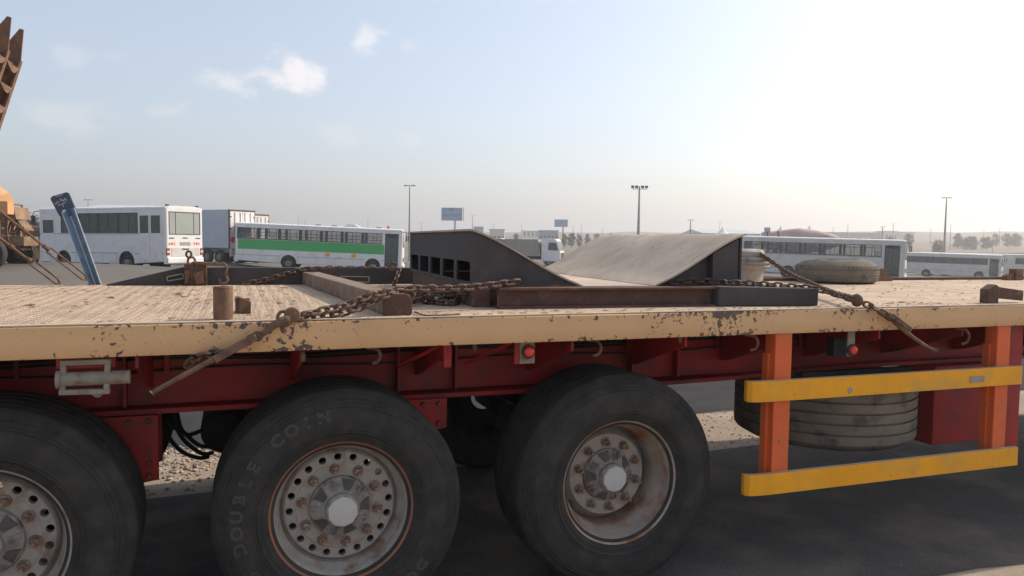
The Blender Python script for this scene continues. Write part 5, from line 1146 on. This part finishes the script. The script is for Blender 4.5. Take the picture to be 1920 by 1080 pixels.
LAMPL = ['thin distant lamp post above the rear of green bus, left one of two', 'thin distant lamp post above the rear of green bus, right one of two', 'thin distant lamp post above the middle of green bus', 'thin distant lamp post between tall slim mast and larger billboard', 'taller thin lamp post just right of larger billboard',
 'thin distant lamp post above the low pale shed', 'thin distant lamp post above the long far hall', 'thin distant lamp post just right of smaller billboard', 'second thin lamp post right of smaller billboard', 'thin short lamp post above left edge of right ramp', 'thin lamp post beside the white tent left of white bus',
 'thin distant lamp post above front half of white bus', 'thin distant lamp post beside small pale house', 'thin distant lamp post just left of tall bare mast', 'thin distant lamp post just right of tall bare mast', 'thin distant lamp post near right edge, left one of two', 'thin distant lamp post near right edge, right one of two', 'thin distant lamp post above the middle of white bus roof', 'pale nearer lamp post standing behind the farther bus']
for i, (px, py, D) in enumerate([(560, 408, 420), (572, 413, 380), (690, 410, 430), (790, 418, 420), (886, 404, 300), (925, 421, 420), (978, 423, 430), (1075, 424, 430), (1090, 421, 450), (1130, 430, 450), (1350, 416, 330), (1590, 421, 380), (1675, 420, 330), (1745, 430, 400), (1783, 421, 330), (1845, 431, 420), (1875, 427, 400), (1562, 428, 420), (1862, 455, 170)]):
    mast(LAMPL[i], px, py, D, 'lamp', .16 if D > 200 else .08, 'distant lamp posts')
def billboard(label, px0, px1, py0, py1, D, text, group):
    a_ = atF((px0+px1)/2, py1, D); c_ = atF((px0+px1)/2, py0, D); wd_ = (px1-px0)/FPX*D; h_ = c_.z-a_.z; zg = terr(a_.x, a_.y)
    B = thing('billboard', label, 'billboard', (a_.x, a_.y, zg), -YAW, group); zb_ = a_.z-zg
    b = MB(); b.lathe([(.45, 0), (.4, zb_)], 'z', 14, (wd_*.16, .5, 0)); b.build('pole', POLE, B, world=False)
    b = MB(); b.box((-wd_/2, 0, zb_), (wd_/2, .9, zb_+h_)); bd = b.build('panel', BILLB, B, world=False, smooth=None)
    b = MB()
    for z in (zb_-.12, zb_+h_): b.box((-wd_/2-.12, -.12, z), (wd_/2+.12, 1.0, z+.12))
    for x in (-wd_/2-.12, wd_/2): b.box((x, -.12, zb_), (x+.12, 1.0, zb_+h_))
    b.build('panel_frame', POLE, B, world=False, smooth=None)
    if text:
        for k, zz in enumerate((.36, .48)):
            x = -wd_*.44
            rdm = random.Random(k)
            b = MB()
            while x < wd_*.42:
                l_ = rdm.uniform(.5, 1.3); b.box((x, -.03, zb_+h_*zz-.16), (min(x+l_, wd_*.44), -.004, zb_+h_*zz+.16)); x += l_+.22
            b.build('printed_line', BILLT, bd, world=False, smooth=None)
        b = MB(); b.lathe([(.001, -.04), (.8, -.04), (.8, -.003)], 'y', 20, (-.2, 0, zb_+h_*.88)); b.build('printed_emblem', BILLT, bd, world=False)
        b = MB(); b.box((wd_/2+.5, .3, zb_-.2), (wd_/2+.75, .5, zb_+h_+.2)); b.box((wd_/2+.1, .35, zb_+h_*.78), (wd_/2+.5, .45, zb_+h_*.82)); b.box((wd_/2+.1, .35, zb_+h_*.1), (wd_/2+.5, .45, zb_+h_*.14)); b.build('side_rack', POLE, B, world=False, smooth=None)
billboard('larger blue billboard with two dark printed lines on a single pole', 828, 866, 390, 413, 330, True, 'blue billboards')
billboard('smaller plain blue billboard to the right of the larger one', 1040, 1064, 412, 425, 400, False, 'blue billboards')

def tree(label, px, pyb, D, wpx, hpx, seed, group='trees in the hazy distance'):
    p = atF(px, pyb, D); zg = terr(p.x, p.y)
    h = max(2.5, (hpx/FPX)*D); wd_ = (wpx/FPX)*D/2*1.25
    B = thing('tree', label, 'tree', (p.x, p.y, zg), random.uniform(0, 6), group); rd = random.Random(seed)
    top = atF(px, pyb-hpx, D).z-zg; h = max(h, top)
    b = MB(); b.tube([(0, 0, -.1), (.05*h, 0, h*.25), (.02*h, .03*h, h*.55)], [h*.035, h*.026, h*.012], 7)
    for k in range(6):
        a = k*1.05+rd.random(); b.tube([(.04*h, 0, h*(.2+.05*k)), (math.cos(a)*wd_*.35, math.sin(a)*wd_*.35, h*(.42+.05*k)), (math.cos(a)*wd_*.7, math.sin(a)*wd_*.7, h*(.52+.05*k))], [h*.015, h*.01, h*.004], 5)
    b.build('trunk', BARK, B, world=False)
    b = MB(); cl = []
    for k in range(30):
        a = rd.uniform(0, 6.28); q_ = rd.random()**.6; zc = rd.uniform(.16, .92); sp = math.sqrt(max(.10, 1-((zc-.48)/.48)**2)); cl.append((math.cos(a)*wd_*.78*q_*sp, math.sin(a)*wd_*.78*q_*sp, h*zc, wd_*rd.uniform(.24, .42)))
    for cx, cy, cz, cr_ in cl:
        for k in range(60):
            d = Vector((rd.gauss(0, 1), rd.gauss(0, 1), rd.gauss(0, .8))).normalized()*cr_*rd.uniform(.2, 1.35); c_ = Vector((cx, cy, cz))+d
            s_ = cr_*rd.uniform(.2, .36); u_ = Vector((rd.gauss(0, 1), rd.gauss(0, 1), rd.gauss(0, 1))).normalized(); v_ = u_.orthogonal().normalized()
            b.add([c_-u_*s_, c_+v_*s_*.6, c_+u_*s_, c_-v_*s_*.6], [(0, 1, 2, 3)])
    b.build('crown', LEAF, B, world=False, smooth=None)
tree('bushy tree between mixer truck and front of left bus', 62, 480, 110, 34, 78, 1)
tree('low tree partly behind the old brown truck', 35, 480, 120, 26, 66, 2)
TREEL = ['largest dark hazy tree left of the tall bare mast', 'rounded hazy tree above the front of white bus', 'small hazy tree just right of tall bare mast', 'broad low hazy tree right of tall bare mast', 'hazy tree between broad low tree and right edge group', 'low hazy bush beside small pale house', 'hazy tree in right edge group, middle one', 'hazy tree in right edge group, rightmost one', 'hazy tree in right edge group, leftmost one',
 'tiny tree right under the smaller billboard', 'second tiny tree right of smaller billboard', 'third tiny tree right of smaller billboard', 'fourth tiny tree right of smaller billboard', 'fifth tiny tree right of smaller billboard', 'last tiny tree right of smaller billboard before the ramp', 'tiny tree right of the low pale shed', 'tiny tree left of smaller billboard beside depot']
for i, (px, pb, D, wp, hp_) in enumerate([(1757, 473, 260, 20, 26), (1703, 455, 330, 16, 18), (1797, 452, 360, 18, 14), (1822, 459, 340, 24, 14), (1850, 458, 340, 18, 16), (1668, 452, 340, 16, 12), (1888, 450, 380, 18, 12), (1905, 450, 380, 20, 12), (1868, 450, 380, 14, 12),
                                          (1058, 446, 330, 12, 8), (1072, 446, 330, 14, 9), (1086, 446, 330, 12, 7), (1102, 447, 330, 10, 9), (1120, 446, 380, 14, 7), (1144, 444, 380, 12, 6), (968, 444, 360, 10, 7), (1015, 443, 400, 12, 7)]):
    tree(TREEL[i], px, pb, D, wp, hp_, 20+i)
def building(label, px0, px1, pyt, D, depth, wall, roof='flat', nw=0, rows=1, name='building'):
    a_ = atF((px0+px1)/2, pyt, D); zg = terr(a_.x, a_.y)-.5; wd_ = (px1-px0)/FPX*D; h = max(2.5, a_.z-zg)
    B = thing(name, label, 'building', (a_.x, a_.y, zg), -YAW)
    if roof == 'gable':
        b = MB(); b.box((-wd_/2, 0, 0), (wd_/2, depth, h*.8)); b.build('wall', wall, B, world=False, smooth=None)
        b = MB(); b.prism([(-.6, h*.8), (depth/2, h), (depth+.6, h*.8)], -wd_/2-.5, wd_/2+.5, 'yz'); b.build('roof', ROOFM, B, world=False, smooth=None)
    else:
        b = MB(); b.box((-wd_/2, 0, 0), (wd_/2, depth, h)); b.build('wall', wall, B, world=False, smooth=None)
        b = MB(); b.box((-wd_/2-.25, -.25, h), (wd_/2+.25, depth+.25, h+.4)); b.build('roof', ROOFM, B, world=False, smooth=None)
    for r_ in range(rows):
        for k in range(nw):
            xc = -wd_/2+wd_*(k+.5)/nw; zc = h*.8*(r_+.55)/rows; ww = wd_/nw*.3; wh_ = h*.8/rows*.26; b = MB(); b.box((xc-ww, -.06, zc-wh_), (xc+ww, -.003, zc+wh_)); b.build('window', WIN, B, world=False, smooth=None)
building('low pale shed with flat roof beyond the left ramp', 918, 946, 431, 340, 18, BLDW, nw=4)
building('blue grey two storey depot beside the smaller billboard', 1011, 1047, 433, 350, 15, BLDB, nw=5, rows=2)
building('long pale warehouse with low gable roof under the floodlight mast', 1320, 1425, 429, 300, 40, BLDW, 'gable', nw=9)
building('wide low warehouse on the skyline behind white bus', 1530, 1655, 437, 420, 30, SANDW, nw=10)
building('small pale house on the skyline right of white bus', 1660, 1682, 434, 520, 14, BLDW, nw=4)
building('pale block on the skyline beside a tree', 1693, 1715, 436, 540, 14, BLDW, nw=4)
building('long low hall on the far hill left of smaller billboard', 980, 1040, 429, 620, 40, BLDW, 'gable', nw=8)
building('long grey hangar roof seen over the left bus', 118, 215, 378, 105, 20, GREYBOX, 'gable', nw=8)
building('small block near the base of the larger billboard', 888, 906, 426, 420, 12, BLDB, nw=3)
for i, (px, pt) in enumerate(((1355, 425), (1464, 423), (1466+52, 422), (1523-4, 425))[:3]):
    D = 285; a_ = atF(px, pt, D); zg = terr(a_.x, a_.y); h = a_.z-zg; B = thing('peaked_tent', ('white peaked tent canopy left of white bus roof', 'white peaked tent top above rear of white bus', 'white peaked tent top above the middle of white bus')[i], 'tent', (a_.x, a_.y, zg), .3*i)
    b = MB(); b.lathe([(.05, h), (.5, h*.9), (1.3, h*.80), (2.6, h*.70), (4.6, h*.62), (4.6, h*.58)], 'z', 8); b.build('canopy', TENT, B, world=False, smooth=None)
    for k in range(4): a = k*math.pi/2+.39; b = MB(); b.tube([(4.4*math.cos(a), 4.4*math.sin(a), 0), (4.4*math.cos(a), 4.4*math.sin(a), h*.62)], .08, 6); b.build('tent_pole', POLE, B, world=False)
# perimeter wall across the slope at right
a_ = atF(1640, 470, 230); c_ = atF(2050, 474, 215); W = thing('perimeter_wall', 'long low grey wall crossing the sandy slope behind the farther buses', 'wall', ((a_.x+c_.x)/2, (a_.y+c_.y)/2, 0))
n_ = 40
for k in range(n_):
    p = a_.lerp(c_, k/n_); q_ = a_.lerp(c_, (k+1)/n_-.0015); zp = min(terr(p.x, p.y), terr(q_.x, q_.y)); b = MB(); b.beam((p.x, p.y, zp+1.1), (q_.x, q_.y, zp+1.1), .2, 2.4); b.build('wall_panel', BLDB, W, smooth=None)

# ------------------------------------------------------------------ haze
HZ = bpy.data.materials.new('haze_air'); HZ.use_nodes = True; t = HZ.node_tree; t.nodes.clear()
ho = t.nodes.new('ShaderNodeOutputMaterial'); hv = t.nodes.new('ShaderNodeVolumePrincipled'); hv.inputs['Color'].default_value = (.97, .97, .98, 1); hv.inputs['Density'].default_value = .0009; hv.inputs['Anisotropy'].default_value = .45
t.links.new(hv.outputs[0], ho.inputs['Volume'])
b = MB(); b.box((-4300, -2100, -30), (4300, 4300, 60)); struct(tag(b.build('haze', HZ, smooth=None), 'pale hazy air lying over the whole lot', 'haze'), 'stuff')
